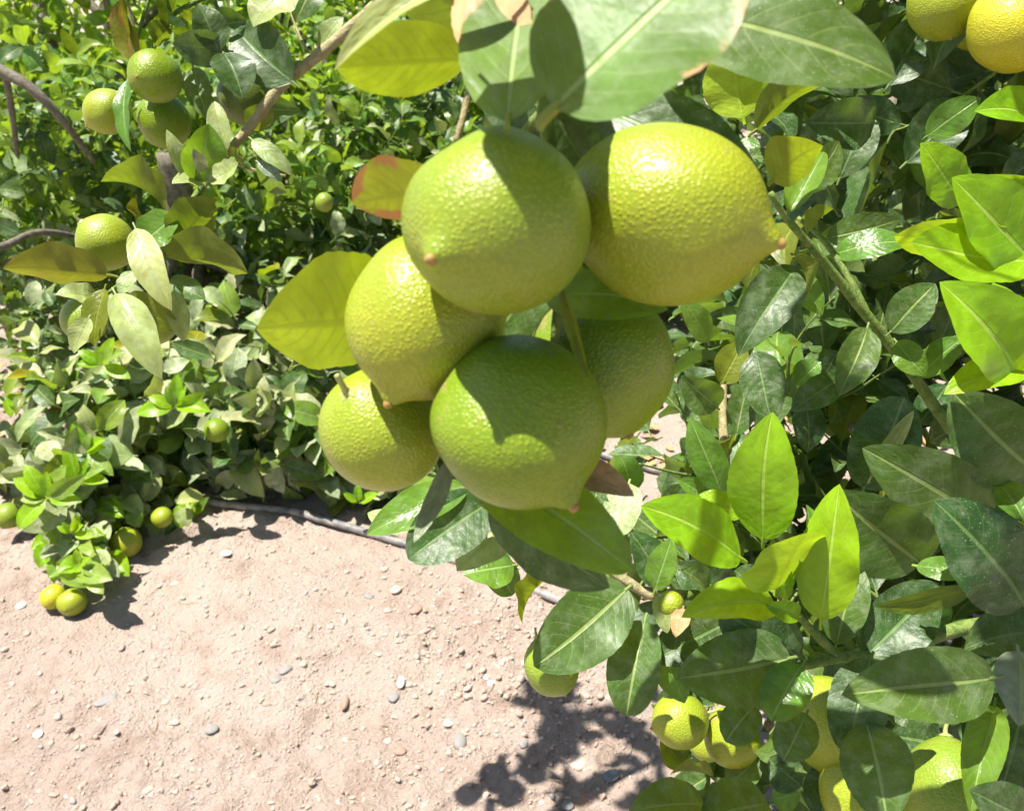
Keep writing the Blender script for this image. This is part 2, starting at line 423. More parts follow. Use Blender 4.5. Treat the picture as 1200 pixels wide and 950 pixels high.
def lemon_geo(R, elong=1.12, nip=.16, nu=36, nv=28, seed=0, neck=.06):
    r = random.Random(seed); V = []; F = []
    a1, a2, p1, p2 = r.uniform(.015, .04), r.uniform(.012, .03), r.uniform(0, 6), r.uniform(0, 6)
    for i in range(nv + 1):
        th = math.pi * i / nv                    # 0 = stem end (-z), pi = nipple (+z)
        z = -math.cos(th) * elong; rad = math.sin(th)
        e = math.pi - th
        z += nip * .75 * math.exp(-(e / .17) ** 2) + .025 * math.exp(-(e / .4) ** 2)
        rad *= 1 + .02 * math.exp(-((e - .8) / .4) ** 2)
        z -= neck * math.exp(-(th / .3) ** 2)
        for j in range(nu):
            ph = 2 * math.pi * j / nu
            k = 1 + a1 * math.sin(2 * ph + p1) * math.sin(th) + a2 * math.sin(3 * ph + p2 + th * 2) * math.sin(th) + .012 * math.sin(5 * ph + th * 4)* math.sin(th)
            V.append((R * rad * k * math.cos(ph), R * rad * k * math.sin(ph), R * z))
    for i in range(nv):
        for j in range(nu):
            F.append((i * nu + j, i * nu + (j + 1) % nu, (i + 1) * nu + (j + 1) % nu, (i + 1) * nu + j))
    return np.array(V), np.array(F)
LEMONS = []
def lemon(px, py, rpx, d, nipdir, kind, label, group, elong=1.1, nip=.15, res=1, at=None, small=False, stem=True):
    c = P(px, py, d) if at is None else at; R = rpx / FPX * (d if at is None else proj(at)[2])
    ax = D(*nipdir); q = ax.to_track_quat('Z', 'Y').to_matrix().to_4x4()
    M = Matrix.Translation(c) @ q
    t = thing('lemon', label, 'lemon', c, group); t.empty_display_size = .03
    nu, nv = {0: (18, 14), 1: (32, 24), 2: (72, 60)}[res]
    LEMONS.append((c, R))
    V, F = lemon_geo(R, elong, nip, nu, nv, int(px * 7 + py))
    m = mk_mesh('rind', V, F, FM[kind]); link('rind', m, M, t)
    if res:                                   # dried style scar on the nipple
        z0 = R * (elong + .025 + nip * .75)
        sv, sf = tube_geo([(0, 0, z0 - R * .05), (R * .005, 0, z0 + R * .012), (R * .012, 0, z0 + R * .04)], [R * .075, R * .06, R * .03], 8)
        link('blossom_tip', mk_mesh('blossom_tip', sv, sf, TIPM), M, t)
    if stem:
        z1 = -R * (elong + .06); V = [(0, 0, z1 - R * .03)]; F = []
        for k in range(10):
            rr = R * (.17 if k % 2 else .10); an = k * math.pi / 5
            V.append((rr * math.cos(an), rr * math.sin(an), z1 + R * .015)); V.append((rr * .5 * math.cos(an), rr * .5 * math.sin(an), z1 - R * .04))
        for k in range(10):
            n1 = (k + 1) % 10; F.append((1 + 2 * k, 1 + 2 * n1, 2 + 2 * n1, 2 + 2 * k)); F.append((2 + 2 * k, 2 + 2 * n1, 0, 0))
        F4 = [f for f in F if f[2] != f[3]]
        sv, sf = tube_geo([(0, 0, z1 + R * .02), (0, R * .02, z1 - R * .14), (R * .05, R * .08, z1 - R * .34)], [R * .07, R * .05, R * .045], 6)
        V = np.vstack([np.array(V), sv]); F = np.vstack([np.array(F4), sf + 21])
        link('calyx', mk_mesh('calyx', V, F, CALM), M, t)
    return t

# ------------------------------------------------------------------ the ground
def axis_lin(a, b, h, lo, hi):
    mid = np.arange(a, b, h); out = [b]; s = h
    while out[-1] < hi: s *= 1.28; out.append(out[-1] + s)
    left = [a]; s = h
    while left[-1] > lo: s *= 1.28; left.append(left[-1] - s)
    return np.array(sorted(left[1:]) + list(mid) + out)
xs = axis_lin(-1.75, .95, .0072, -400, 400); ys = axis_lin(.62, 2.75, .0072, -400, 400)
X, Y = np.meshgrid(xs, ys); Z = gheight(X, Y)
nx, ny = len(xs), len(ys); I = np.arange(nx * ny).reshape(ny, nx)
Fg = np.stack([I[:-1, :-1], I[:-1, 1:], I[1:, 1:], I[1:, :-1]], -1).reshape(-1, 4)
gm = mk_mesh('ground', np.stack([X, Y, Z], -1).reshape(-1, 3), Fg, SOIL)
ground = link('ground', gm, Matrix.Identity(4)); ground['kind'] = 'structure'

ICO = None
def ico():
    t = (1 + 5 ** .5) / 2
    v = [(-1, t, 0), (1, t, 0), (-1, -t, 0), (1, -t, 0), (0, -1, t), (0, 1, t), (0, -1, -t), (0, 1, -t), (t, 0, -1), (t, 0, 1), (-t, 0, -1), (-t, 0, 1)]
    f = [(0, 11, 5), (0, 5, 1), (0, 1, 7), (0, 7, 10), (0, 10, 11), (1, 5, 9), (5, 11, 4), (11, 10, 2), (10, 7, 6), (7, 1, 8), (3, 9, 4), (3, 4, 2), (3, 2, 6), (3, 6, 8), (3, 8, 9), (4, 9, 5), (2, 4, 11), (6, 2, 10), (8, 6, 7), (9, 8, 1)]
    v = [Vector(a).normalized() for a in v]
    def sub(v, f):
        v = list(v); c = {}; nf = []
        def m(a, b):
            k = (min(a, b), max(a, b))
            if k not in c: c[k] = len(v); v.append(((v[a] + v[b]) / 2).normalized())
            return c[k]
        for a, b, d in f:
            x, y, z = m(a, b), m(b, d), m(d, a); nf += [(a, x, z), (b, y, x), (d, z, y), (x, y, z)]
        return v, nf
    v1, f1 = sub(v, f); v2, f2 = sub(v1, f1)
    A = lambda q: np.array([tuple(a) for a in q])
    return (A(v), np.array(f)), (A(v1), np.array(f1)), (A(v2), np.array(f2))
I0, I1, I2 = ico()
def rough_stone(geo, seed, jag=.16):
    v, f = geo; r = np.random.RandomState(seed); v = v.copy()
    for k in range(5):
        d = r.normal(size=3); d /= np.linalg.norm(d)
        v *= (1 + jag * r.uniform(-1, 1) * np.sin(v @ d * r.uniform(1.5, 4) + r.uniform(0, 6)))[:, None]
    return v, f
# loose clods and grit: nobody could count these
CV, CF, CR = [], [], []; off = 0
for k in range(6600):
    if k < 1900: px, py = rng.uniform(-40, 860), rng.uniform(600, 990); p = P(px, py, 1); dz = (p - CAMP); t = -CAM_H / dz.z; x, y = dz.x * t, dz.y * t
    elif k < 4600:
        x, y = rng.normal(.03, .26), rng.normal(1.22, .17)
    else: x, y = rng.uniform(-1.7, 1.0), rng.uniform(.8, 2.8)
    s = rng.choice([.0016, .0022, .0032, .0045, .0062], p=[.30, .28, .22, .13, .07]) * rng.uniform(.7, 1.3)
    geo = I1 if s > .0038 else I0
    v, f = rough_stone(geo, k % 60 if geo is I1 else k % 40, .22)
    an = rng.uniform(0, 6.28); ca, sa = math.cos(an), math.sin(an)
    v = v * np.array([1, rng.uniform(.6, .95), rng.uniform(.4, .75)]) * s
    v = np.stack([v[:, 0] * ca - v[:, 1] * sa, v[:, 0] * sa + v[:, 1] * ca, v[:, 2]], 1) + np.array([x, y, gz(x, y) + s * .25])
    CV.append(v); CF.append(f + off); off += len(v); CR.append(np.full(len(v), rng.uniform()))
cl = link('soil_clods', mk_mesh('soil_clods', np.vstack(CV), np.vstack(CF), CLOD, rnd=np.concatenate(CR), smooth=False), Matrix.Identity(4))
cl['kind'] = 'stuff'; cl['label'] = 'loose clods and grit scattered over the dry soil'; cl['category'] = 'clods'

# pebbles one can point at: (px, py, long px, short px, angle, material, height ratio, label)
PEB = [
 (25, 710, 12, 9, 10, 'white', .6, 'white pebble on the soil left of the two lemons lying on the ground'),
 (44, 861, 12, 8, 30, 'white', .6, 'white pebble on bare soil near the lower left corner'),
 (265, 649, 12, 8, 0, 'white', .6, 'white angular pebble on the soil just below the trailing left foliage'),
 (123, 821, 28, 10, 32, 'grey', .35, 'long grey stone chip lying slanted on bare soil at left'),
 (248, 855, 16, 10, 40, 'grey', .5, 'grey oval pebble in the middle of the bare soil'),
 (323, 796, 14, 9, 0, 'grey', .45, 'darker grey stone touching the paler one on the bare soil'),
 (335, 785, 16, 9, 35, 'grey', .45, 'paler grey stone of the touching pair on bare soil'),
 (470, 801, 10, 13, 0, 'white', .6, 'white rounded pebble right of the middle of the bare soil'),
 (461, 816, 13, 12, 0, 'grey', .45, 'flat grey pebble just below the white rounded pebble'),
 (539, 870, 16, 17, 0, 'grey', .6, 'round grey pebble on soil above the bottom shadow edge'),
 (613, 871, 13, 9, 0, 'grey', .5, 'small grey-tan pebble to the right of the round grey pebble'),
 (675, 893, 24, 16, 0, 'tan', .5, 'large flat tan pebble between the leaf shadows'),
 (469, 880, 14, 10, 0, 'brown', .6, 'brown pebble half sunk in the soil near the bottom'),
 (487, 715, 17, 9, 20, 'brown', .5, 'brown flat stone on soil below the hanging lemon cluster'),
 (432, 699, 13, 7, -15, 'grey', .5, 'small grey-brown stone up the slope below the hose'),
 (464, 692, 12, 11, 0, 'tan', .8, 'tan clod-like pebble beside the grey-brown stone below the hose'),
 (717, 909, 20, 13, 10, 'dark', .6, 'dark grey angular stone lying in the leaf shadow'),
 (627, 891, 13, 8, 50, 'brown', .6, 'reddish brown stone fragment left of the large tan pebble'),
 (525, 848, 13, 7, 0, 'tan', .6, 'tan pebble above the round grey pebble'),
 (404, 825, 10, 14, 0, 'brown', .6, 'reddish clod-shaped stone left of the white rounded pebble'),
 (665, 944, 14, 10, 0, 'grey', .5, 'grey pebble at the bottom edge inside the leaf shadow'),
 (737, 645, 10, 8, 0, 'brown', .6, 'small brown stone behind the leaves under the cluster'),
 (205, 684, 10, 6, 20, 'tan', .6, 'small tan stone on soil to the right of the trailing foliage'),
 (578, 800, 14, 6, 0, 'petal', .25, 'fallen creamy white petal on the rough soil'),
 (571, 793, 9, 6, 60, 'petal', .25, 'smaller fallen white petal crossing the larger one'),
]
for i, (px, py, a, b, an, mt, hr, lb) in enumerate(PEB):
    p = G(px, py); d = proj(p)[2]; k = d / FPX / 2
    v, f = rough_stone(I2, 900 + i, .10)
    v = v * np.array([a * k, b * k / .75, b * k * hr])
    v[:, 2] = np.where(v[:, 2] < 0, v[:, 2] * .5, v[:, 2])
    nm = 'petal' if mt == 'petal' else 'pebble'
    M = Matrix.Translation((p.x, p.y, gz(p.x, p.y) + b * k * hr * .45)) @ Matrix.Rotation(math.radians(an), 4, 'Z')
    o = link(nm, mk_mesh(nm, v, f, ST[mt]), M); o['label'] = lb; o['category'] = nm; o['group'] = 'petals on the soil' if nm == 'petal' else 'pebbles on the soil'

# drip hoses
def hose(pix, label, r=.0095):
    pts = []
    for px, py in pix:
        p = G(px, py); pts.append(Vector((p.x, p.y, gz(p.x, p.y) + r * .8)))
    dense = []
    for a, b in zip(pts[:-1], pts[1:]):
        for k in range(4):
            q = a.lerp(b, k / 4); q.z = max(q.z, float(vnoise(np.array(q.x * 3), np.array(q.y * 3), 4)) * .004 + (a.z * (1 - k / 4) + b.z * k / 4)); dense.append(q)
    dense.append(pts[-1])
    o = tube('drip_hose', dense, [r] * len(dense), HOSE, None, 12, .0)
    o['label'] = label; o['category'] = 'hose'; o['group'] = 'drip irrigation hoses'
hose([(-200, 560), (60, 574), (265, 592), (345, 602), (440, 630), (480, 642), (560, 668), (640, 700), (730, 735), (900, 790)], 'dusty black drip hose along the soil below the left foliage')
hose([(560, 490), (660, 522), (750, 549), (800, 562), (900, 580), (1100, 610)], 'dusty drip hose seen through the gap right of the lemon cluster', .0085)

# ------------------------------------------------------------------ front branch with the lemon cluster
fb = thing('lemon_branch', 'foreground lemon branch hanging from the top with large broad leaves', 'branch', P(640, 130, .335))
tube('stem', [P(650, -260, .36), P(648, -100, .35), P(642, 20, .345), P(640, 110, .335), P(636, 150, .33)], [.0048, .0045, .004, .0035, .003], TWIG, fb, 10)
tube('twig', [P(640, 140, .33), P(650, 230, .345), P(655, 330, .35), P(650, 400, .36)], [.003, .0028, .0025, .002], TWIG, fb)
tube('twig', [P(640, 130, .333), P(600, 180, .36), P(540, 300, .385), P(500, 400, .40)], [.003, .0028, .0025, .002], TWIG, fb)
tube('twig', [P(642, 120, .333), P(690, 150, .335), P(705, 190, .33)], [.003, .0026, .0024], TWIG, fb)
tube('twig', [P(560, 60, .34), P(548, 115, .335), P(535, 168, .335)], [.0012, .0015, .0014], BARKL, fb)
def L1(*a, **k): k.setdefault('res', 2); return leaf(fb, *a, **k)
# above the cluster
L1((598, 142, .262), (628, -110, .315), 128, 'edge', 'L', fold=.12, curl=-.02, wave=.03, label='broad glossy leaf with a scorched left margin', shape=(.55, .7), pet=.03)
L1((646, 124, .240), (880, -80, .238), 182, 'edge', 'L', fold=.16, curl=.03, wave=.05, label='largest leaf, glossy, brown along its right margin', shape=(.5, .75))
L1((752, 5, .325), (1054, 84, .305), 108, 'mature', 'L', fold=.10, curl=.06, wave=.03, tipb=.04, shape=(.6, .7))
L1((550, 70, .31), (392, 76, .285), 84, 'yellow', 'U', fold=.15, curl=.03, wave=.02, label='yellow leaf seen from below')
L1((585, -50, .28), (390, 78, .28), 34, 'pale', 'L', fold=.5, curl=.06, wave=.03)
L1((602, 100, .283), (556, -50, .31), 92, 'dry', 'L', fold=.1, label='scorched brown leaf at the top centre', pet=0)
L1((575, 40, .33), (420, -60, .31), 100, 'olive', 'U', fold=.2)
L1((590, 85, .32), (560, -60, .33), 90, 'burnt', 'U', fold=.2, label='brown dried leaf behind the bright one', rnd=.2)
L1((520, 212, .33), (416, 238, .345), 84, 'burnt', 'U', fold=.05, curl=-.03, wave=.03, label='orange-brown scorched leaf at the left of the cluster', rnd=.9)
L1((462, 372, .375), (300, 380, .355), 138, 'yellow', 'U', fold=.16, curl=-.02, wave=.018, label='big yellow-green backlit leaf left of the lemons', shape=(.55, .85), rnd=.1)
L1((690, 128, .345), (908, 246, .335), 96, 'deep', 'T', roll=-25, fold=.12, curl=.13, wave=.02)
L1((650, 135, .35), (560, 60, .37), 90, 'deep', 'T', roll=-20, fold=.2)
L1((655, 120, .355), (750, 95, .36), 90, 'deep', 'T', roll=30, fold=.2)
L1((668, 128, .35), (790, 110, .36), 60, 'mature', 'L', fold=.25)
L1((640, 100, .36), (690, 200, .37), 70, 'deep', 'T', roll=30, fold=.2)
# between and under the lemons
L1((657, 336, .300), (692, 442, .305), 15, 'olive', 'T', roll=25, fold=.9, curl=-.04, tipb=0)
L1((640, 345, .35), (782, 362, .335), 62, 'fresh', 'L', fold=.1, curl=.1)
L1((560, 555, .365), (742, 662, .325), 92, 'fresh', 'L', fold=.12, curl=.08, shape=(.5, .6), label='smooth mid-green leaf poking out under the lowest lemon')
L1((572, 598, .375), (712, 690, .355), 74, 'deep', 'T', roll=35, fold=.1, curl=-.06)
L1((529, 536, .375), (484, 634, .36), 24, 'grey', 'T', roll=20, fold=.5, curl=-.1, label='narrow curled greyish leaf')
L1((655, 545, .38), (742, 580, .36), 40, 'dry', 'L', fold=.3, curl=.12, label='leaf with a curled brown tip')
L1((640, 300, .41), (560, 420, .42), 70, 'mature', 'T', fold=.2)
# canopy of the same branch, above the frame
for b_, t_, w_, k_ in [((540, -150, .36), (440, -260, .34), 100, 'mature'), ((720, -220, .40), (880, -250, .40), 110, 'mature')]:
    leaf(fb, b_, t_, w_, k_, 'L', res=1)

for (px, py, d, t, L, W) in [(668, 262, .272, .15, .050, .034)]:  # unseen leaf added towards the sun to shade the front lemon's right half
    q = P(px, py, d) + SUN * t; ax = (RT * .35 - UP * .2 + BK * .7); ax = (ax - SUN * ax.dot(SUN)).normalized()
    V, F, UV = leaf_geo(L, W, .15, .05, .03, .2, 14, 2, .009, 7); x, y, z = frame(ax, SUN)
    M = Matrix((x, y, z)).transposed().to_4x4(); M.translation = q - ax * L * .5
    link('leaf', mk_mesh('leaf', V, F, LM['mature'], UV, .4), M, fb)
GC = 'lemons of the foreground cluster'
lemon(583, 260, 106, .292, (-.54, -.46, .70), 'lime', 'front lemon of the cluster, round and green with its tip facing us', GC, 1.06, .2, 2)
lemon(778, 251, 102, .322, (.86, -.32, .38), 'mid', 'largest lemon at the upper right of the cluster, yellow-green, tip pointing right', GC, 1.19, .22, 2)
lemon(500, 371, 91, .340, (-.36, -.90, .25), 'mid', 'yellow-green lemon left of and below the front lemon', GC, 1.09, .2, 2)
lemon(448, 503, 72, .372, (.35, -.50, -.70), 'mid', 'lowest left lemon of the cluster, rough yellow-green rind', GC, 1.04, .05, 2)
lemon(608, 494, 98, .328, (.50, -.78, .35), 'green', 'lowest lemon of the cluster, green with a shaded top', GC, 1.06, .22, 2)
lemon(703, 425, 86, .385, (.3, -.8, .2), 'green', 'shaded green lemon behind the others at right of the cluster', GC, 1.02, .05, 2)

# ------------------------------------------------------------------ hanging branch at left
hb = thing('lemon_branch', 'hanging lemon branch at upper left with curled pale leaves', 'branch', P(452, -5, .93))
tube('stem', [P(560, -110, .95), P(452, -5, .93), P(400, 42, .92), P(352, 82, .91), (P(326, 104, .905)), P(296, 145, .90), P(266, 180, .895), P(244, 208, .89)],
     [.0075, .0066, .0062, .006, .0062, .0052, .0050, .0042], BARKL, hb, 10, .10)
tube('twig', [P(246, 206, .89), P(222, 240, .885), P(200, 262, .88), P(185, 296, .875), P(150, 325, .87), P(125, 345, .87)], [.0040, .0036, .0032, .003, .0024, .002], TWIG, hb)
tube('twig', [P(190, 288, .875), P(194, 320, .885), P(190, 345, .89)], [.0025, .002, .0018], TWIG, hb)
tube('twig', [P(355, -10, .95), P(340, 5, .94), P(350, 40, .93), P(362, 62, .915)], [.0018, .0016, .0015, .0015], BARKL, hb, 6)
tube('twig', [P(300, -60, .97), P(250, -10, .95), P(200, 20, .93), P(178, 62, .92)], [.0035, .003, .0025, .002], TWIG, hb)
tube('twig', [P(246, -12, .95), P(262, 30, .95), P(275, 80, .95)], [.003, .0022, .002], TWIG, hb)
tube('twig', [P(182, -20, .94), P(165, 30, .935), P(150, 100, .93)], [.002, .002, .0018], TWIG, hb)
tube('twig', [P(262, 186, .893), P(300, 200, .90), P(335, 206, .905)], [.002, .0017, .0012], BARKL, hb)
GH = 'lemons on the hanging left branch'
lemon(182, 90, 30, .90, (-.25, -.35, .9), 'green', 'dark green round lemon, topmost of three at upper left', GH, 1.05, .08)
lemon(126, 131, 25, .92, (-.75, -.6, .1), 'mid', 'half-lit yellow lemon with its tip to the left, upper left trio', GH, 1.08, .16)
lemon(192, 142, 29, .955, (.2, -.8, .1), 'green', 'dark green lemon directly below the topmost one at upper left', GH, 1.10, .05)
lemon(286, 113, 30, .985, (.1, -.9, .1), 'dull', 'shaded dull green lemon behind the big dark leaves at upper left', GH, 1.10, .05)
lemon(124, 284, 32, .92, (.4, -.4, -.4), 'mid', 'bright lemon above the brown-edged leaf of the hanging branch', GH, 1.02, .05)
lemon(180, 374, 28, .92, (.1, -.7, .1), 'green', 'green lemon half covered by a leaf at the bottom of the hanging branch', GH, 1.06, .05)
lemon(99, 374, 26, .90, (-.1, -.9, .1), 'lime', 'lemon behind the pale folded leaf at lower left of the hanging branch', GH, 1.05, .05)
def L2(*a, **k): return leaf(hb, *a, **k)
q = .88
HL = [ # base, tip, width, kind, mode, roll, curl
 ((196, 252, q), (120, 210, q), 42, 'olive', 'U', 0, .16), ((160, 232, q), (174, 274, q), 40, 'olivebrown', 'U', 0, .05),
 ((128, 322, q), (4, 312, q - .04), 46, 'olivebrown', 'U', 0, .03), ((158, 268, q - .02), (201, 362, q - .04), 38, 'pale', 'L', 0, .08),
 ((190, 300, q), (292, 316, q - .02), 42, 'olive', 'U', 0, .04), ((206, 288, q), (252, 232, q), 52, 'olive', 'U', 0, .03),
 ((226, 212, q - .01), (247, 146, q - .02), 50, 'fresh', 'T', 20, .1), ((228, 214, q), (196, 152, q - .03), 22, 'pale', 'L', 0, .12),
 ((240, 215, q), (202, 214, q - .03), 18, 'pale', 'L', 0, .1), ((244, 212, q - .02), (278, 190, q - .03), 22, 'pale', 'L', 0, -.12),
 ((240, 200, q - .02), (226, 175, q - .04), 16, 'grey', 'L', 0, .1),
 ((266, 178, q), (250, 118, q), 26, 'pale', 'L', 0, .05), ((268, 176, q), (292, 205, q), 26, 'olive', 'U', 0, .0),
 ((296, 163, q), (342, 206, q), 22, 'pale', 'L', 0, .1), ((302, 190, q), (330, 212, q), 16, 'grey', 'L', 0, .1), ((300, 182, q), (338, 228, .95), 20, 'mature', 'T', 30, .1),
 ((116, 352, q), (66, 344, q - .03), 24, 'pale', 'L', 0, .12), ((104, 372, q - .04), (86, 414, q - .04), 24, 'pale', 'L', 0, .02),
 ((122, 338, q - .02), (110, 405, q - .03), 28, 'olive', 'T', 30, .04), ((136, 344, q - .03), (188, 443, q - .05), 44, 'pale', 'L', 0, .1),
 ((150, 346, q - .005), (211, 384, q + .0), 38, 'olive', 'T', 20, .12), ((158, 318, q - .02), (140, 346, q - .03), 18, 'pale', 'L', 0, .05),
 ((207, 252, q - .005), (160, 292, q - .01), 40, 'fresh', 'T', 30, .05), ((205, 340, q), (214, 400, q), 26, 'pale', 'L', 0, .05), ((196, 330, q + .05), (240, 350, q + .04), 30, 'mature', 'L', 0, .05),
 # top
 ((166, 80, .91), (138, 2, .90), 26, 'olivebrown', 'U', 0, .05), ((150, -15, .9), (160, 72, .89), 24, 'burnt', 'U', 0, .05),
 ((268, 60, .90), (202, 52, .88), 42, 'deep', 'T', -10, .08), ((256, 62, .89), (232, 4, .88), 40, 'deep', 'T', 10, .05),
 ((248, 30, .92), (290, 26, .91), 34, 'mature', 'T', -10, .05), ((345, -20, .9), (296, 30, .89), 48, 'pale', 'L', 0, .05),
 ((262, 62, .89), (284, 114, .88), 48, 'deep', 'T', -20, .05), ((345, 96, .90), (272, 32, .92), 66, 'deep', 'T', 0, .05),
 ((175, -18, .92), (200, 28, .90), 34, 'fresh', 'U', 0, .05), ((150, -30, .92), (158, 24, .90), 34, 'fresh', 'U', 0, .05), ((200, 30, .92), (180, 52, .91), 26, 'olive', 'U', 0, .05),
 ((212, -10, .93), (196, 40, .92), 22, 'olive', 'U', 0, .05), ((247, -25, .92), (270, 18, .91), 34, 'olive', 'U', 0, .05), ((215, 22, .93), (236, 28, .92), 16, 'yellow', 'U', 0, .05),
 ((150, 94, .90), (150, 176, .88), 18, 'fresh', 'T', 45, .05), ((270, 120, 1.0), (350, 130, .98), 44, 'mature', 'T', 10, .05), ((290, 150, .95), (320, 130, .95), 30, 'olive', 'U', 0, .05),
 ((375, -30, .93), (345, 25, .92), 40, 'mature', 'T', 10, .05), ((225, 80, .96), (245, 140, .95), 30, 'mature', 'T', 10, .05), ((375, 58, .93), (402, 20, .92), 22, 'pale', 'L', 0, .05),
]
for b_, t_, w_, k_, md, rl, cu in HL: L2(b_, t_, w_, k_, md, roll=rl, curl=cu, fold=random.uniform(.15, .45), wave=.06, twist=random.uniform(-.5, .5))
for k in range(9):                                   # the rest of this branch above the frame
    px, py, d = random.uniform(150, 270), random.uniform(-240, -60), random.uniform(.85, 1.05)
    if random.random() < .62: leaf(hb, (px, py, d), (px + random.uniform(-70, 70), py + random.uniform(-60, 50), d), 45, random.choice(['mature', 'fresh', 'olive']), 'L', res=0)

# ------------------------------------------------------------------ trees: variants for the masses of leaves
VAR = []
for i in range(9):
    r = random.Random(i + 50)
    VAR.append(leaf_geo(1, r.uniform(.50, .66), r.uniform(.1, .6), r.uniform(-.03, .12), r.uniform(.03, .11), r.uniform(-.7, .7), 7, 2, 0, i, r.uniform(.0, .22), .1))
VMESH = {}
def vmesh(kind, i):
    k = (kind, i)
    if k not in VMESH:
        V, F, UV = VAR[i]; VMESH[k] = mk_mesh('leaf', V, F, LM[kind], UV, (i * .618 + .13) % 1)
    return VMESH[k]
KEEP = []                                            # spots the photograph shows in sun: no random leaf may stand in their light
def keep(px, py, d, r, reach=9): KEEP.append((P(px, py, d), r, reach))
keep(740, 20, .25, .10); keep(620, 60, .26, .09); keep(950, 50, .27, .06); keep(600, 250, .31, .13); keep(470, 400, .35, .09); keep(700, 620, .34, .06)
for a in [(900, 560, .5), (830, 620, .5), (955, 650, .5), (870, 700, .5)]: keep(*a, .034)
for a in [(1150, 250, .55), (1100, 200, .6), (1150, 370, .55), (1150, 440, .55), (1100, 280, .55), (1190, 290, .55)]: keep(*a, .036)
for a in [(797, 835, .66), (860, 860, .67), (645, 745, .58), (735, 600, .6), (915, 800, .5),
          (1020, 880, .5), (1130, 860, .48), (1020, 288, .62), (860, 95, .7), (930, 105, .65)]: keep(*a, .016)
keep(1186, 32, .66, .055); keep(1150, 20, .72, .03); keep(765, 200, .29, .045); keep(1110, 910, .5, .02)
for a in [(180, 300, .9), (125, 290, .92), (140, 380, .9), (210, 250, .9), (60, 310, .88), (240, 200, .9), (300, 190, .9)]: keep(*a, .07)
for px in range(-50, 760, 50):                       # the open soil is in full sun
    for py in (720, 800, 880, 960):
        if (px < 500 or py < 860) and not (py == 720 and px < 200): KEEP.append((G(px, py), .055, 9))
for px in range(0, 560, 45):
    for py in (470, 540, 600): KEEP.append((G(px, py) + Vector((0, 0, .35)), .07, 9))
GAPS = [(782, 512, 26), (957, 512, 7), (930, 505, 5), (765, 575, 22), (775, 600, 14), (1000, 560, 6), (720, 600, 10)]

class Tree:
    def __init__(s, label, loc, group=None):
        s.t = thing('lemon_tree', label, 'tree', loc, group); s.inst = []; s.tv = []; s.tf = []; s.to = 0; s.mask = None; s.canopy = False
    def twigtube(s, pts, r0, r1, sides=4):
        n = len(pts); V, F = tube_geo(pts, [r0 + (r1 - r0) * i / (n - 1) for i in range(n)], sides); s.tv.append(V); s.tf.append(F + s.to); s.to += len(V)
    def ok(s, c, size):
        px, py, z = proj(c)
        if c.z < gz(c.x, c.y) + .006: return False
        if (c - CAMP).length < .42: return False
        if s.mask and not s.mask(px, py, z, c): return False
        if z > .02:
            for gx, gy, gr in GAPS:
                if (px - gx) ** 2 + (py - gy) ** 2 < (gr + 8) ** 2 and z < 2.2: return False
        for q, r, reach in KEEP:
            v = c - q; t = v.dot(SUN)
            if .02 < t < reach and (v - SUN * t).length < r + size * .25: return False
        return True
    def sprig(s, base, direc, ln, nleaf, size, kinds, up=.55, face=0.0):
        pts = [base]; d = direc.normalized(); n = 4
        for i in range(n):
            d = (d + Vector((random.gauss(0, .14), random.gauss(0, .14), random.gauss(0, .12) - .05))).normalized()
            pts.append(pts[-1] + d * ln / n)
        m = 0
        for i in range(nleaf):
            f = (i + .6) / nleaf; k = min(int(f * n), n - 1); p = pts[k].lerp(pts[k + 1], f * n - k)
            dd = (pts[k + 1] - pts[k]).normalized(); an = i * 2.4 + random.uniform(-.5, .5)
            ref = Vector((0, 0, 1)) if abs(dd.z) < .9 else RT
            a = dd.cross(ref).normalized(); b = dd.cross(a)
            ax = (a * math.cos(an) + b * math.sin(an) + dd * random.uniform(.2, .9) + Vector((0, 0, -.22))).normalized()
            N = (dd * .7 + Vector((0, 0, up)) + SUN * .1 + Vector((random.gauss(0, .38), random.gauss(0, .38), random.gauss(0, .38))))
            if face:
                N += (CAMP - p).normalized() * face
            if (N - ax * N.dot(ax)).length < .05: continue
            L = size * random.uniform(.6, 1.25)
            if not s.ok(p + ax * L * .5, L): continue
            x, y, z = frame(ax, N); M = Matrix((x * L, y * L, z * L)).transposed().to_4x4(); M.translation = p + ax * L * .09
            kd = random.choices([q[0] for q in kinds], [q[1] for q in kinds])[0]
            s.inst.append((kd, random.randrange(len(VAR)), M, L)); m += 1
        if m > 1 and s.twigok(pts): s.twigtube(pts, .0018 + size * .008, .0008)
    def twigok(s, pts):
        if not s.mask: return True
        for p in pts:
            px, py, z = proj(p)
            if not s.mask(px, py, z, p): return False
            if z > .02:
                for gx, gy, gr in GAPS:
                    if (px - gx) ** 2 + (py - gy) ** 2 < gr ** 2 and z < 2.2: return False
        return True
    def blob(s, c, rad, n, size, kinds, ln=.16, nl=8, up=.55, face=0.0, shell=.0, out=None):
        for _ in range(n):
            while True:
                v = Vector((random.uniform(-1, 1), random.uniform(-1, 1), random.uniform(-1, 1)))
                if shell < v.length < 1: break
            p = c + Vector((v.x * rad[0], v.y * rad[1], v.z * rad[2]))
            if p.z < gz(p.x, p.y) + .01: p.z = gz(p.x, p.y) + random.uniform(.01, .05)
            dr = v + Vector((random.gauss(0, .5), random.gauss(0, .5), random.gauss(0, .4) + .15))
            if out: dr += Vector(out)
            s.sprig(p, dr, ln * random.uniform(.6, 1.2), nl, size, kinds, up, face)
TREES = []
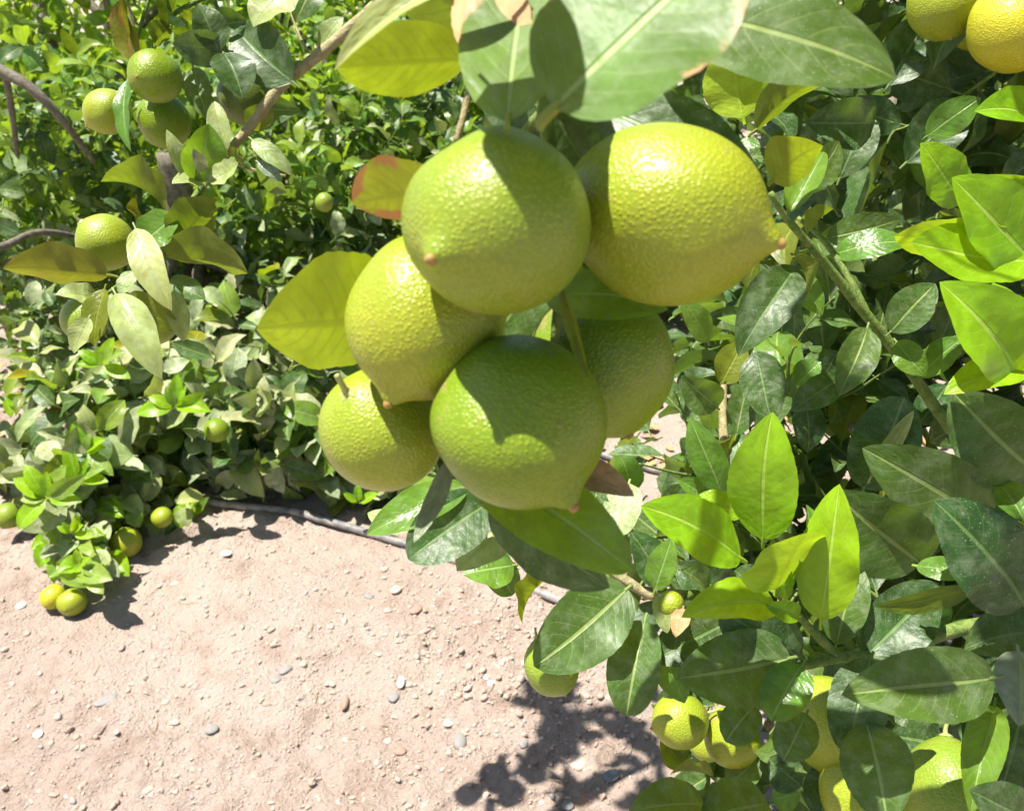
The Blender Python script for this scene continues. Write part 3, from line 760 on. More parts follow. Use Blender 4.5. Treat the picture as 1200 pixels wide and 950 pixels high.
def world_leaf_arrays(inst):
    vs, fs, uvs, rs, ms = [], [], [], [], []; off = 0; kinds = sorted({i[0] for i in inst})
    for kd, vi, M, L in inst:
        V, F, UV = VAR[vi]; A = np.array(M.to_3x3()); V = V @ A.T + np.array(tuple(M.to_translation()))
        vs.append(V); fs.append(F + off); off += len(V); uvs.append(UV); rs.append(np.full(len(V), random.random())); ms.append(np.full(len(F), kinds.index(kd)))
    return np.vstack(vs), np.vstack(fs), np.vstack(uvs), np.concatenate(rs), np.concatenate(ms), kinds

# --- the right-hand tree
rt = Tree('dark leafy lemon tree filling the right side, with bright new shoots', (1.15, 1.35, 0)); TREES.append(rt)
BND = [(-300, 960), (0, 930), (60, 850), (240, 880), (300, 850), (350, 800), (430, 790), (500, 735), (560, 700), (620, 690), (700, 745), (830, 785), (900, 800), (950, 770), (1200, 760)]
def bx(py):
    for (a, b), (c, d) in zip(BND[:-1], BND[1:]):
        if a <= py <= c: return b + (d - b) * (py - a) / (c - a)
    return 900
def rmask(px, py, z, c):
    if z < .02: return c.x > .3
    if py < -25: return True
    if px > 1290: return True
    if px < bx(py) + 8: return False
    return z > .62 + (.0 if py > 500 else .08)
rt.mask = rmask
KR = [('deep', .46), ('mature', .40), ('fresh', .08), ('olive', .06)]
BR = lambda name, pts, r, m=BARK: tube(name, pts, r, m, rt.t, 10, .08)
trunk = BR('trunk', [(1.15, 1.35, -.05), (1.12, 1.33, .25), (1.16, 1.28, .5), (1.10, 1.2, .8)], [.075, .062, .055, .05])
BR('branch', [P(1290, -10, 1.05), P(1137, 52, .95), P(1085, 92, .92), P(1035, 135, .9), P(1000, 165, .95)], [.016, .0125, .012, .011, .005])
BR('branch', [P(1180, 30, .98), P(1120, 45, .97), P(1075, 58, .98), P(1040, 75, 1.0)], [.008, .006, .0055, .004])
BR('branch', [P(1000, 60, 1.0), P(930, 85, 1.0), P(890, 100, 1.02)], [.008, .007, .005])
mb = BR('branch', [P(1250, 640, .68), P(1160, 560, .66), P(1112, 500, .65), P(1060, 425, .64), (P(1000, 350, .62)), P(960, 300, .60), P(922, 256, .58), P(903, 226, .57)],
        [.006, .0050, .0045, .0040, .0036, .003, .0024, .002], TWIG)
BR('twig', [P(1018, 372, .63), P(1000, 335, .63), P(968, 285, .64), P(935, 255, .65)], [.003, .0027, .0023, .0018], TWIG)
BR('branch', [P(1260, 720, .62), P(1130, 735, .58), P(1040, 766, .55), P(985, 770, .54), P(950, 778, .54), P(920, 782, .54)], [.007, .005, .0042, .0036, .003, .002], TWIG)
BR('twig', [P(982, 768, .54), P(958, 745, .535), P(930, 715, .52), P(905, 690, .51)], [.003, .0028, .0024, .002], TWIG)
BR('twig', [P(800, 697, .56), P(760, 695, .56), P(722, 672, .56), P(690, 650, .57)], [.0035, .004, .003, .002], BARKL)
BR('branch', [P(960, 800, .75), P(900, 720, .68), P(840, 700, .60), P(800, 697, .56)], [.006, .005, .004, .0035], TWIG)
BR('branch', [P(848, 640, .78), P(850, 560, .78), P(847, 480, .80), P(850, 420, .82)], [.006, .005, .004, .003], BARKL)
BR('branch', [P(1260, 420, .66), P(1215, 360, .60), P(1200, 300, .57), P(1175, 240, .56)], [.005, .004, .003, .002], TWIG)
BR('branch', [(1.10, 1.2, .8), (.95, 1.0, 1.05), (.75, .8, 1.3), (.5, .6, 1.6)], [.045, .035, .025, .015])
BR('branch', [(1.12, 1.25, .7), (.95, 1.05, .75), P(1180, 560, .75), P(1000, 500, .85)], [.03, .02, .012, .006])
BR('branch', [(1.12, 1.3, .5), (.9, 1.1, .45), P(1000, 800, .9), P(900, 850, .9)], [.03, .02, .012, .006])
BR('branch', [(1.12, 1.25, .8), (1.3, 1.3, 1.2), (1.5, 1.2, 1.7)], [.04, .03, .02])
def R_(b, t, w, k='mature', md='T', **kw):
    kw.setdefault('fold', random.uniform(.08, .55)); kw.setdefault('wave', random.uniform(.02, .075)); kw.setdefault('twist', random.uniform(-.5, .5)); kw.setdefault('curl', random.uniform(.0, .12))
    return leaf(rt.t, b, t, w, k, md, **kw)
# young shoot in the middle of the right half
R_((893, 632, .505), (903, 489, .475), 80, 'young', 'L', fold=.12, curl=.02, res=2, wave=.03, label='upright bright lime young leaf', tipb=.1)
R_((868, 654, .505), (755, 591, .48), 66, 'young', 'L', fold=.15, curl=.05, res=2)
R_((910, 690, .50), (944, 621, .47), 62, 'young', 'U', fold=.1, res=2)
R_((963, 726, .505), (981, 569, .485), 70, 'young', 'L', fold=.2, res=2, curl=.05, twist=.4)
R_((908, 708, .50), (801, 722, .48), 50, 'young', 'L', fold=.3, res=2, curl=.12)
R_((936, 722, .50), (898, 706, .49), 26, 'young', 'T', res=1)
R_((870, 603, .52), (820, 579, .52), 30, 'young', 'T', roll=30)
R_((930, 680, .515), (948, 592, .51), 40, 'fresh', 'T', roll=50)
R_((918, 700, .51), (925, 660, .50), 20, 'young', 'L')
R_((844, 578, .58), (811, 489, .57), 42, 'fresh', 'L', curl=.05, res=1)
R_((772, 590, .60), (828, 582, .60), 40, 'deep', 'T')
R_((840, 590, .59), (795, 560, .58), 28, 'fresh', 'L')
# large shaded leaves at lower right
R_((1078, 662, .56), (980, 576, .54), 98, 'mature', 'T', roll=-10, res=2, shape=(.5, .7))
R_((1160, 606, .58), (1012, 530, .56), 92, 'mature', 'T', roll=-5, res=2, shape=(.5, .75))
R_((1212, 552, .58), (1120, 462, .56), 100, 'mature', 'T', roll=0, res=2, shape=(.5, .6))
R_((1200, 710, .50), (1100, 588, .48), 100, 'deep', 'T', roll=10, res=2, shape=(.5, .6))
R_((1163, 790, .47), (993, 818, .44), 86, 'mature', 'T', roll=-5, res=2, shape=(.55, .75), label='large dark green leaf pointing left')
R_((1022, 772, .52), (990, 882, .50), 66, 'deep', 'T', roll=10, res=2, shape=(.5, .5))
R_((1014, 846, .50), (1042, 968, .47), 80, 'mature', 'T', roll=0, res=2)
R_((1163, 826, .49), (1140, 952, .46), 46, 'fresh', 'L', fold=.6, res=2, curl=.1)
R_((1215, 960, .46), (1140, 928, .44), 60, 'deep', 'T', res=2)
R_((1192, 762, .50), (1196, 850, .48), 60, 'grey', 'T', res=1, roll=-10)
R_((926, 770, .53), (796, 795, .51), 88, 'mature', 'T', roll=0, res=2, shape=(.45, .65))
R_((940, 780, .515), (903, 843, .50), 56, 'fresh', 'L', res=1, shape=(.45, .45))
R_((946, 836, .53), (917, 890, .52), 50, 'mature', 'T', res=1, shape=(.5, .5))
R_((885, 826, .54), (850, 868, .53), 46, 'mature', 'T', res=1, shape=(.5, .5))
R_((936, 772, .54), (846, 716, .53), 72, 'deep', 'T', res=2, shape=(.5, .55))
R_((856, 724, .56), (766, 776, .545), 66, 'deep', 'T', res=2)
R_((776, 758, .55), (802, 824, .54), 38, 'fresh', 'L', res=1)
R_((757, 727, .56), (732, 838, .54), 62, 'mature', 'T', roll=10, res=2, shape=(.5, .5))
R_((736, 690, .555), (626, 779, .53), 86, 'mature', 'T', roll=0, res=2, shape=(.5, .6))
R_((643, 674, .57), (610, 729, .56), 52, 'yellow', 'U', res=1)
R_((602, 662, .58), (543, 672, .57), 50, 'fresh', 'L', res=1)
R_((575, 590, .50), (477, 652, .48), 74, 'deep', 'T', roll=15, res=2, shape=(.5, .55))
R_((600, 610, .52), (535, 668, .51), 56, 'pale', 'L', res=1)
R_((550, 572, .50), (428, 622, .49), 46, 'fresh', 'L', res=1)
R_((480, 620, .52), (430, 600, .53), 26, 'pale', 'L', res=1)
R_((570, 640, .58), (600, 700, .6), 40, 'mature', 'T')
R_((738, 566, .60), (722, 628, .58), 44, 'pale', 'L', res=1, shape=(.45, .5))
R_((700, 570, .60), (690, 612, .6), 34, 'mature', 'T')
R_((780, 690, .56), (740, 622, .56), 44, 'deep', 'T', roll=20)
R_((768, 692, .555), (786, 630, .55), 36, 'fresh', 'L')
R_((690, 650, .58), (730, 690, .58), 40, 'mature', 'T')
R_((860, 700, .60), (790, 660, .60), 56, 'deep', 'T')
R_((830, 690, .58), (800, 668, .56), 30, 'mature', 'T', roll=40)
R_((900, 700, .58), (860, 668, .6), 44, 'deep', 'T')
R_((1013, 766, .545), (1104, 684, .56), 72, 'deep', 'T', roll=0, res=2)
R_((982, 756, .55), (1002, 655, .56), 50, 'mature', 'T', res=1)
R_((1074, 662, .52), (1138, 676, .50), 28, 'fresh', 'T', roll=-20, res=1)
R_((1140, 690, .51), (1028, 712, .52), 26, 'olive', 'T', roll=-40, res=1)
R_((1030, 820, .52), (1094, 846, .51), 36, 'deep', 'T')
R_((1040, 860, .56), (1130, 880, .56), 70, 'deep', 'T')
R_((1200, 830, .52), (1170, 930, .52), 70, 'deep', 'T')
R_((1230, 740, .53), (1130, 760, .54), 60, 'deep', 'T', roll=20)
R_((1160, 780, .54), (1090, 850, .56), 50, 'deep', 'T', roll=20)
R_((825, 940, .62), (738, 952, .6), 52, 'mature', 'L')
R_((900, 940, .62), (822, 962, .6), 64, 'mature', 'L')
R_((905, 936, .61), (938, 930, .6), 32, 'fresh', 'T')
R_((940, 920, .60), (900, 890, .62), 44, 'deep', 'T')
R_((890, 890, .66), (850, 920, .66), 40, 'mature', 'L')
R_((800, 900, .68), (775, 860, .68), 30, 'olive', 'T')
R_((835, 910, .66), (785, 905, .66), 26, 'olive', 'U')
R_((960, 960, .58), (990, 890, .60), 60, 'deep', 'T')
R_((1060, 770, .60), (1000, 740, .60), 50, 'deep', 'T')
# upper right
R_((872, 138, .72), (858, 55, .70), 78, 'young', 'U', res=1, shape=(.5, .5))
R_((884, 152, .66), (990, 86, .64), 38, 'olive', 'U', curl=.14, res=1)
R_((904, 212, .60), (964, 170, .58), 60, 'yellow', 'U', res=1, curl=.1)
R_((1024, 146, .68), (945, 142, .67), 58, 'deep', 'T', res=1)
R_((930, 225, .66), (985, 165, .66), 40, 'mature', 'T', roll=20, res=1)
R_((925, 250, .62), (965, 175, .64), 36, 'fresh', 'L')
R_((976, 298, .64), (1070, 284, .62), 34, 'fresh', 'L', res=1)
R_((968, 280, .65), (1056, 256, .64), 40, 'mature', 'T', res=1)
R_((945, 275, .62), (975, 244, .62), 24, 'olive', 'U')
R_((985, 210, .72), (1015, 130, .72), 50, 'deep', 'T')
R_((1060, 190, .74), (1130, 120, .74), 60, 'deep', 'T')
R_((1040, 100, .78), (1090, 20, .78), 60, 'deep', 'T')
R_((1085, 160, .70), (1150, 115, .68), 40, 'fresh', 'T')
R_((960, 60, .8), (1000, 110, .78), 40, 'deep', 'T')
R_((1128, 238, .57), (1081, 168, .55), 52, 'young', 'L', res=1)
R_((1212, 312, .55), (1121, 206, .53), 82, 'young', 'L', res=2, label='broad shiny light green leaf at the right edge')
R_((1205, 296, .56), (1046, 272, .54), 56, 'young', 'U', res=2)
R_((1215, 306, .545), (1072, 280, .53), 62, 'young', 'L', res=2, curl=-.05)
R_((1190, 440, .54), (1107, 329, .52), 86, 'young', 'L', res=2, label='brightest lime leaf at the right edge')
R_((1205, 428, .545), (1109, 460, .53), 42, 'young', 'L', res=2)
R_((1222, 152, .57), (1145, 127, .55), 34, 'young', 'L')
R_((1215, 232, .57), (1150, 205, .56), 34, 'young', 'T')
R_((1196, 440, .56), (1205, 360, .56), 40, 'young', 'L')
R_((1185, 420, .57), (1168, 330, .58), 50, 'young', 'T', roll=40)
# middle right
R_((930, 312, .60), (868, 416, .585), 62, 'deep', 'T', roll=5, res=2)
R_((922, 318, .62), (965, 368, .61), 34, 'fresh', 'L')
R_((930, 300, .59), (945, 345, .58), 26, 'olive', 'U')
R_((1016, 384, .62), (984, 464, .61), 44, 'mature', 'T', roll=-15, res=1, fold=.4)
R_((1030, 420, .63), (1000, 410, .62), 26, 'fresh', 'T')
R_((986, 440, .62), (929, 482, .61), 38, 'deep', 'T', res=1)
R_((1012, 572, .60), (1060, 466, .58), 76, 'deep', 'T', roll=0, res=2, shape=(.5, .5))
R_((1022, 560, .59), (1068, 480, .57), 20, 'pale', 'L', fold=.6, curl=-.06, res=1)
R_((1043, 389, .62), (1097, 332, .61), 48, 'mature', 'T', res=1)
R_((1050, 400, .63), (1085, 440, .62), 34, 'fresh', 'T')
R_((1076, 440, .64), (1130, 395, .62), 34, 'fresh', 'L')
R_((934, 450, .72), (962, 424, .71), 32, 'fresh', 'L')
R_((884, 412, .72), (906, 495, .70), 52, 'deep', 'T', res=1)
R_((840, 478, .74), (800, 440, .72), 44, 'mature', 'T')
R_((845, 450, .76), (870, 400, .76), 40, 'olive', 'T')
R_((830, 400, .74), (800, 350, .72), 30, 'fresh', 'L')
R_((862, 510, .74), (880, 440, .74), 34, 'mature', 'T')
R_((848, 560, .76), (870, 500, .76), 30, 'olive', 'U')
R_((1075, 498, .66), (1110, 450, .67), 40, 'deep', 'T')
R_((1090, 600, .62), (1070, 545, .64), 50, 'deep', 'T')
R_((1150, 480, .64), (1090, 520, .66), 50, 'deep', 'T')
R_((1200, 610, .56), (1165, 560, .58), 36, 'fresh', 'T', roll=30)
# the mass of the crown behind and above
rt.blob(P(1120, 250, 1.15), (.42, .36, .38), 105, .068, KR, .17, 8)
rt.blob(P(1080, 560, 1.05), (.40, .30, .26), 95, .072, KR, .17, 8)
rt.blob(P(1060, 860, .95), (.34, .22, .26), 85, .072, KR, .16, 8)
rt.blob(P(850, 420, 1.15), (.16, .25, .30), 42, .062, KR, .15, 8)
rt.blob(P(700, 640, .85), (.13, .14, .06), 18, .055, KR, .10, 7)
rt.blob(Vector((.72, .95, 1.25)), (.35, .35, .15), 60, .078, KR, .2, 8)
rt.blob(P(960, 60, 1.3), (.30, .30, .30), 50, .062, KR, .16, 8)
rt.blob(Vector((1.0, 1.35, .9)), (.42, .42, .75), 90, .075, KR, .2, 8)
rt.blob(Vector((.85, .85, 1.75)), (.60, .60, .38), 210, .078, KR, .2, 8)
rt.blob(Vector((.50, .42, 1.72)), (.38, .34, .26), 90, .078, KR, .18, 8)

GR = 'lemons on the right-hand tree'
lemon(797, 844, 31, .66, (-.85, -.15, .2), 'mid', 'round lemon with its tip pointing left, lower right tree over the soil', GR, 1.06, .14)
lemon(858, 864, 32, .67, (.4, -.8, .2), 'mid', 'lemon with its tip pointing down, just right of the left-pointing one', GR, 1.06, .13)
lemon(829, 868, 22, .76, (-.2, -.8, .1), 'mid', 'small yellowish lemon wedged behind two others, lower right tree', GR, 1.05, .05)
lemon(975, 850, 50, .60, (.4, -.8, .1), 'mid', 'yellow lemon half hidden behind dark leaves, lower right tree', GR, 1.15, .06)
lemon(1008, 925, 46, .58, (-.1, -.9, .1), 'mid', 'lemon behind the lit leaf at the bottom right', GR, 1.1, .05)
lemon(1112, 928, 52, .53, (-.1, -.8, .3), 'lime', 'big green lemon at the bottom edge of the right-hand tree', GR, 1.15, .05)
lemon(646, 780, 33, .60, (.4, -.8, .1), 'lime', 'green lemon hanging over the soil under the big leaf', GR, 1.05, .08)
lemon(1186, 32, 48, .66, (.2, -.8, .2), 'yellow', 'ripe yellow lemon in the upper right corner', GR, 1.1, .05)
lemon(1106, 2, 40, .70, (.1, -.8, .1), 'mid', 'yellow-green lemon cut by the top edge, left of the ripe one', GR, 1.1, .05)
lemon(1143, 25, 30, .74, (.1, -.8, .1), 'mid', 'lemon squeezed between the ripe one and its neighbour', GR, 1.1, .05)
lemon(786, 707, 15, .545, (.1, -.6, .7), 'mid', 'tiny pale fruitlet beside a dried calyx near the middle right', GR, 1.0, .05)
L_ = R_((800, 712, .54), (792, 746, .53), 22, 'dry', 'T', res=1, label='small dried brown leaf'); R_((770, 694, .545), (782, 742, .54), 22, 'pale', 'L', res=1)

# --- the low dusty tree at left whose branches lie on the soil
lt = Tree('low dusty lemon tree at left whose branches rest on the soil', (-1.05, 2.55, 0)); TREES.append(lt)
LOWB = [(-100, 610), (0, 605), (40, 606), (60, 625), (75, 668), (100, 676), (118, 666), (128, 640), (180, 632), (225, 606), (245, 585), (300, 585), (330, 588), (420, 592), (500, 606), (560, 625), (700, 600)]
def lowy(px):
    for (a, b), (c, d) in zip(LOWB[:-1], LOWB[1:]):
        if a <= px <= c: return b + (d - b) * (px - a) / (c - a)
    return 600
CLEAR = [(152, 640, 20), (190, 607, 15), (9, 604, 17), (42, 578, 11), (254, 504, 17), (90, 710, 20), (65, 703, 17), (380, 237, 16), (36, 600, 12)]
def lmask(px, py, z, c):
    if z < 2.02 and any((px - a) ** 2 + (py - b) ** 2 < (q + 7) ** 2 for a, b, q in CLEAR): return False
    if py > 400:
        g = c - SUN * ((c.z) / SUN.z); gx, gy, gz_ = proj(g)
        if gy > lowy(gx) + 16: return False
    return z > 1.3 and py < lowy(px) and (py < -30 or px < 735 or py > 2000) and (z > 1.9 or py > 380)
lt.mask = lmask
KL = [('dusty', .50), ('pale', .16), ('mature', .16), ('olive', .05), ('yellow', .02), ('light', .11)]
BL = lambda name, pts, r, m=BARK: tube(name, pts, r, m, lt.t, 10, .08)
BL('trunk', [(-1.05, 2.55, -.05), (-1.07, 2.52, .2), (-1.0, 2.5, .45), (-.98, 2.5, .7)], [.07, .055, .05, .045])
BL('branch', [P(-120, 20, 2.1), P(0, 82, 2.1), P(38, 105, 2.1), P(74, 142, 2.15), P(110, 190, 2.3)], [.015, .014, .013, .010, .006])
BL('branch', [P(5, 80, 2.12), P(14, 130, 2.2), P(20, 180, 2.3)], [.01, .008, .006])
BL('branch', [P(-60, 300, 2.0), P(0, 290, 2.1), P(50, 272, 2.2), P(120, 285, 2.4)], [.011, .010, .009, .006])
BL('branch', [(-.98, 2.5, .55), (-1.0, 2.2, .35), P(130, 520, 2.1), P(90, 640, 1.95)], [.03, .018, .01, .006])
BL('branch', [(-.98, 2.5, .4), (-.6, 2.3, .3), P(400, 530, 2.2)], [.03, .018, .008])
BL('branch', [P(235, 420, 2.5), P(238, 370, 2.55), P(232, 320, 2.6), P(250, 250, 2.6)], [.014, .018, .018, .012])
for px, py, d, n, rx, rz, f in [(60, 500, 2.15, 30, .22, .14, 0), (180, 500, 2.15, 46, .26, .17, 0), (300, 500, 2.2, 46, .26, .17, 0), (420, 520, 2.2, 52, .26, .16, 0), (520, 560, 2.15, 26, .18, .12, 0),
                                (330, 430, 2.35, 34, .30, .16, 0), (480, 430, 2.4, 30, .26, .18, 0), (130, 560, 2.02, 32, .17, .11, 0), (95, 640, 1.86, 30, .07, .06, 0), (110, 600, 1.92, 22, .1, .06, 0), (400, 575, 2.08, 34, .26, .09, 0), (210, 570, 2.05, 22, .12, .09, 0), (300, 560, 2.08, 20, .16, .08, 0)]:
    lt.blob(P(px, py, d), (rx, .15, rz), int(n * .85), .090, KL, .13, 7, .5, .7)
lt.blob(P(120, 350, 2.6), (.5, .3, .25), 80, .07, [('mature', .5), ('dusty', .3), ('deep', .2)], .15, 8)
lt.blob(P(380, 330, 2.6), (.36, .25, .22), 75, .07, [('mature', .4), ('dusty', .4), ('deep', .2)], .15, 8)
lt.blob(P(250, 200, 2.7), (.7, .3, .3), 150, .07, [('light', .45), ('fresh', .3), ('mature', .25)], .15, 8)
lt.blob(P(30, 230, 2.4), (.25, .2, .2), 40, .07, [('mature', .5), ('deep', .5)], .15, 8)
lt.blob(P(480, 220, 2.7), (.30, .3, .35), 75, .07, [('mature', .5), ('dusty', .3), ('fresh', .2)], .15, 8)
lt.blob(P(620, 480, 2.7), (.3, .2, .25), 36, .07, [('mature', .6), ('deep', .4)], .15, 8)
0 and lt.blob(P(150, -60, 2.6), (.8, .5, .3), 80, .07, [('mature', .6), ('fresh', .4)], .15, 8)
def shoot(tree, px, py, d, n, size, spread=70, a0=-90):
    """rosette of young leaves"""
    for i in range(n):
        an = math.radians(a0 + (i - (n - 1) / 2) * spread / max(1, n - 1) * 2 + random.uniform(-10, 10)); s = size * random.uniform(.6, 1.2)
        leaf(tree.t, (px + 3 * math.cos(an), py + 3 * math.sin(an), d), (px + s * math.cos(an), py + s * math.sin(an), d - .01), s * .42, random.choice(['young', 'young', 'light']), random.choice('LLT'), res=0, fold=random.uniform(.1, .5), curl=random.uniform(-.02, .12), roll=random.uniform(-30, 30))
shoot(lt, 56, 583, 1.80, 8, 48, 110, -110); shoot(lt, 90, 560, 1.84, 6, 36, 90, -80); shoot(lt, 205, 478, 1.90, 7, 40, 90); shoot(lt, 118, 428, 1.95, 7, 32, 120, -60); shoot(lt, 100, 530, 1.85, 6, 36, 90, -60)
shoot(lt, 92, 664, 1.74, 4, 24, 90, -60); shoot(lt, 84, 625, 1.76, 5, 28, 80, -80); shoot(lt, 5, 465, 2.1, 4, 26, 60, 0); shoot(lt, 60, 610, 1.86, 4, 30, 80, 160)
shoot(lt, 420, 590, 2.0, 3, 22, 60)
# pale old leaves of the branch that trails over the soil
for k in range(190):
    if k < 120: px, py = random.gauss(98, 22), random.uniform(588, 682)
    else: px, py = random.uniform(85, 238), random.uniform(535, 612)
    if any((px - a) ** 2 + (py - b) ** 2 < (q + 5) ** 2 for a, b, q in CLEAR) or py > lowy(px) + 4: continue
    g = G(px, py); d = proj(g)[2] - random.uniform(.02, .12); an = random.uniform(.2, 2.9); ln = random.uniform(24, 42)
    d = proj(g)[2] - random.uniform(.04, .15); t_ = (px + math.cos(an) * ln, py + math.sin(an) * ln * .75, 0)
    t_ = (t_[0], t_[1], min(proj(G(t_[0], t_[1]))[2] - .02, d + random.uniform(-.05, .0)))
    if any((t_[0] - a) ** 2 + (t_[1] - b) ** 2 < (q + 1) ** 2 for a, b, q in CLEAR): continue
    leaf(lt.t, (px, py, d), t_, ln * random.uniform(.5, .72), random.choice(['pale', 'pale', 'dusty', 'light', 'light', 'young']), random.choice('LLLT'), roll=random.uniform(-50, 50), res=0, fold=random.uniform(.1, .6), curl=random.uniform(-.02, .14), wave=.06)
GL = 'lemons low on the left-hand tree'
def gl(px, py, r, d, k, lb, nd=(0, -.7, .5)): lemon(px, py, r, d, nd, k, lb, GL, 1.03, .06, 1)
pg = G(88, 716); d_ = proj(pg)[2]; lemon(88, 709, 16, d_ - .03, (.0, -.3, .8), 'mid', 'yellow-green lemon lying on the soil, the right one of two at left', GL, 1.02, .05, at=Vector((pg.x, pg.y, gz(pg.x, pg.y) + .026)))
pg = G(66, 709); lemon(66, 702, 14, d_, (-.2, -.5, .6), 'yellow', 'pale lemon lying on the soil, the left one of two at left', GL, 1.05, .05, at=Vector((pg.x, pg.y, gz(pg.x, pg.y) + .024)))
pg = G(152, 647); lemon(152, 637, 17, 2.0, (0, -.5, .8), 'mid', 'lemon resting on soil under the trailing left foliage', GL, 1.08, .05, at=Vector((pg.x, pg.y, gz(pg.x, pg.y) + .030)))
gl(190, 606, 12, 1.98, 'mid', 'small pale lemon at the edge of the trailing left foliage')
gl(9, 604, 15, 1.98, 'lime', 'green lemon near the soil at the left edge'); gl(254, 504, 14, 1.98, 'green', 'small green lemon among the dusty leaves at left')
gl(380, 237, 11, 1.95, 'lime', 'small pale green lemon hanging alone among the background leaves')
gl(34, 600, 11, 1.98, 'lime', 'green lemon tucked under the lime-green shoot at left'); gl(42, 578, 10, 1.98, 'mid', 'tiny lemon beside the lime-green shoot at left')

# --- the rows behind
def back_tree(label, x, y, n, mask, kinds, h=.86, w=.85, size=.078, nl=10):
    b = Tree(label, (x, y, 0), 'lemon trees in the row behind'); TREES.append(b)
    tube('trunk', [(x, y, -.05), (x + .03, y, .3), (x - .02, y + .02, .6), (x + .02, y, .9)], [.08, .065, .06, .05], BARK, b.t, 10, .08)
    for k in range(5):
        an = k * 1.26 + x; dx, dy = math.cos(an) * w * .7, math.sin(an) * w * .6
        tube('branch', [(x, y, .35 + k * .08), (x + dx * .4, y + dy * .4, .6 + k * .1), (x + dx, y + dy, .75 + k * .16)], [.035, .022, .01], BARK, b.t, 8, .08)
    b.mask = mask
    b.blob(Vector((x, y, h * .74)), (w, w * .8, h * .74), int(n * 1.7), size, kinds, .2, nl, shell=.45)
    b.blob(Vector((x, y, .16)), (w * 1.15, w * .9, .18), int(n * .5), size, kinds, .2, nl)
bm = lambda px, py, z, c: z > 2.35 or py < -40
back_tree('background lemon tree at the far left, dappled by sun', -1.75, 3.5, 200, bm, [('light', .55), ('fresh', .25), ('mature', .1), ('olive', .1)])
back_tree('background lemon tree in the middle left, bright yellow-green crown', -.75, 4.0, 210, bm, [('light', .62), ('fresh', .15), ('young', .15), ('olive', .08)])
back_tree('background lemon tree behind the foreground cluster', .25, 3.3, 190, bm, [('mature', .6), ('fresh', .2), ('deep', .2)])
back_tree('background lemon tree behind the dark right-hand tree', 1.55, 3.2, 190, bm, [('mature', .6), ('deep', .4)], 1.3)
back_tree('farthest lemon tree of the left background', -2.4, 5.6, 200, bm, [('light', .7), ('young', .3)], 1.15, 1.3, .095)
back_tree('farthest lemon tree of the middle background', -.1, 5.8, 200, bm, [('light', .6), ('young', .2), ('mature', .2)], 1.15, 1.3, .095)
back_tree('farthest lemon tree of the right background', 2.4, 5.6, 170, bm, [('mature', .7), ('fresh', .3)], 1.3, 1.3, .09)

# unseen leaves added above the frame to shade the soil at the bottom
HBK = [P(*a) for a in [(180, 300, .9), (125, 290, .92), (140, 380, .9), (210, 250, .9), (60, 310, .88), (240, 200, .9), (300, 190, .9), (250, 300, .9), (125, 130, .92), (340, 90, .92)]]
for k in range(95):
    px, py = random.choice([(random.uniform(490, 800), random.uniform(915, 1010)), (random.uniform(560, 790), random.uniform(895, 990)), (random.gauss(740, 34), random.gauss(875, 34)), (random.gauss(650, 22), random.gauss(830, 14))])
    g = G(px, py) + SUN * random.uniform(1.55, 1.8); L = random.uniform(.05, .08)
    if proj(g)[1] > -50: continue
    if any((g - q - SUN * (g - q).dot(SUN)).length < .09 for q in HBK): continue
    an = random.uniform(0, 6.28); ax = Vector((math.cos(an), math.sin(an), random.uniform(-.3, .2)))
    x, y, z = frame(ax, SUN + Vector((random.gauss(0, .3), random.gauss(0, .3), 0)))
    M = Matrix((x * L, y * L, z * L)).transposed().to_4x4(); M.translation = g
    link('leaf', vmesh(random.choice(['mature', 'fresh']), random.randrange(9)), M, hb)

# ------------------------------------------------------------------ turn the leaf lists into parts
BV, BF, owner = [], [], []
for ti, t in enumerate(TREES):
    for li, (kd, vi, M, L) in enumerate(t.inst):
        k = len(BV)
        BV += [M @ Vector((0, .08, 0)), M @ Vector((.2, .5, 0)), M @ Vector((0, .92, 0)), M @ Vector((-.2, .5, 0))]; BF.append((k, k + 1, k + 2, k + 3)); owner.append((ti, li))
for c, r in LEMONS:
    k = len(BV); BV += [c + D(1, 0, 0) * r * .9, c + D(0, 1, 0) * r * .9, c - D(1, 0, 0) * r * .9, c - D(0, 1, 0) * r * .9]; BF.append((k, k + 1, k + 2, k + 3)); owner.append((-1, -1))
bvh = BVHTree.FromPolygons(BV, BF)
vis = {}
for k in range(len(owner)):
    if owner[k][0] < 0: continue
    t, li = owner[k]; kd, vi, M, L = TREES[t].inst[li]; sc = 0
    for uu, vv in ((0, .5), (.1, .3), (-.1, .3), (.08, .75), (-.08, .75)):
        p = M @ Vector((uu, vv, 0)); px, py, z = proj(p)
        if not (0 < px < 1200 and 0 < py < 950 and z > 0): continue
        d = p - CAMP; hit = bvh.ray_cast(CAMP, d.normalized(), d.length * 1.02)
        if hit[2] == k or hit[2] is None: sc += 1
    if sc: vis[owner[k]] = sc / 5 * (L / proj(M @ Vector((0, .5, 0)))[2]) ** 2 * 1e6 * abs(M.to_3x3().col[2].normalized().dot((CAMP - M.to_translation()).normalized()))
nl = 0
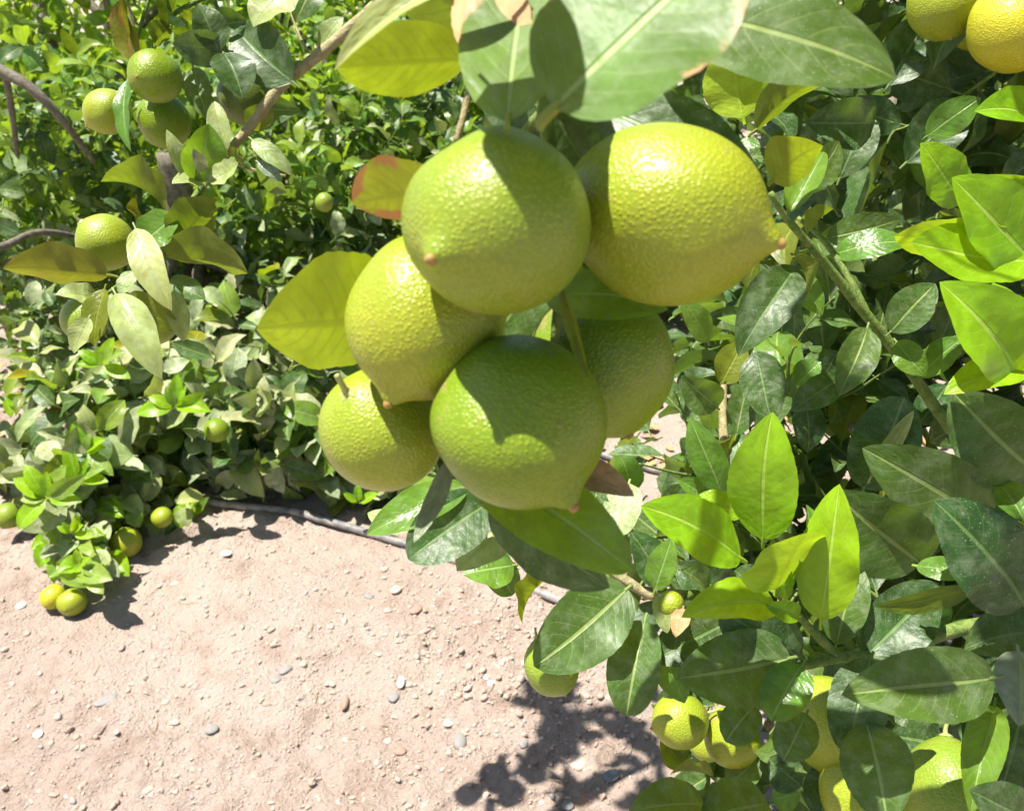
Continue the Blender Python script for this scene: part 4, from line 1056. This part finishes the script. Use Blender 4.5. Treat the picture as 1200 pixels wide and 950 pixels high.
for ti, t in enumerate(TREES):
    existing = sum(1 for o in t.t.children if o.name.startswith('leaf'))
    order = sorted([i for i in range(len(t.inst)) if vis.get((ti, i), 0) > 25], key=lambda i: -vis[(ti, i)])[:max(0, 298 - existing)]
    sel = set(order)
    for i in order:
        kd, vi, M, L = t.inst[i]; link('leaf', vmesh(kd, vi), M, t.t); nl += 1
    rest = [a for i, a in enumerate(t.inst) if i not in sel]
    base = np.array(tuple(WL[t.t.name]))
    if rest:
        V, F, UV, R, MI, kinds = world_leaf_arrays(rest)
        m = mk_mesh('crown', V - base, F, LM[kinds[0]], UV, R); set_mats(m, [LM[k] for k in kinds], MI)
        o = link('crown', m, Matrix.Translation(WL[t.t.name]), t.t); o['kind'] = 'stuff'
    if t.tv:
        o = link('twigs', mk_mesh('twigs', np.vstack(t.tv) - base, np.vstack(t.tf), TWIG, rnd=.5), Matrix.Translation(WL[t.t.name]), t.t); o['kind'] = 'stuff'
    print('tree', ti, 'leaves', len(t.inst), 'parts', len(sel) + existing)

# dry straw and twig bits on the soil
SV, SF, so = [], [], 0
for k in range(170):
    x, y = random.uniform(-1.4, .8), random.uniform(.95, 2.5); L = random.uniform(.012, .05); an = random.uniform(0, 6.28); b = random.uniform(-.3, .3)
    p0 = (x, y); p1 = (x + L * .5 * math.cos(an), y + L * .5 * math.sin(an)); p2 = (x + L * math.cos(an + b), y + L * math.sin(an + b))
    V, F = tube_geo([(*q, gz(*q) + .0035) for q in (p0, p1, p2)], [.0009, .0008, .0005], 4); SV.append(V); SF.append(F + so); so += len(V)
o = link('straw', mk_mesh('straw', np.vstack(SV), np.vstack(SF), bark('dry_straw', (.36, .27, .15), (.55, .46, .30), 200)), Matrix.Identity(4)); o['kind'] = 'stuff'; o['label'] = 'bits of dry straw and twig lying on the soil'; o['category'] = 'straw'

# leaf litter under the trees
lit = []
for k in range(420):
    if k < 260: x, y = random.uniform(-1.8, .3), random.uniform(2.0, 3.2)
    else: x, y = random.uniform(.35, 1.4), random.uniform(1.1, 2.6)
    px, py, z = proj(Vector((x, y, 0)))
    L = random.uniform(.03, .06); an = random.uniform(0, 6.28)
    ax = Vector((math.cos(an), math.sin(an), random.uniform(-.1, .2))); N = Vector((random.gauss(0, .3), random.gauss(0, .3), 1))
    a, b, c = frame(ax, N); M = Matrix((a * L, b * L, c * L)).transposed().to_4x4(); M.translation = (x, y, gz(x, y) + .008)
    lit.append(('dry', random.randrange(len(VAR)), M, L))
V, F, UV, R, MI, kinds = world_leaf_arrays(lit)
o = link('leaf_litter', mk_mesh('leaf_litter', V, F, LM['dry'], UV, R), Matrix.Identity(4)); o['kind'] = 'stuff'; o['label'] = 'dry brown fallen leaves littering the soil under the trees'; o['category'] = 'leaf litter'
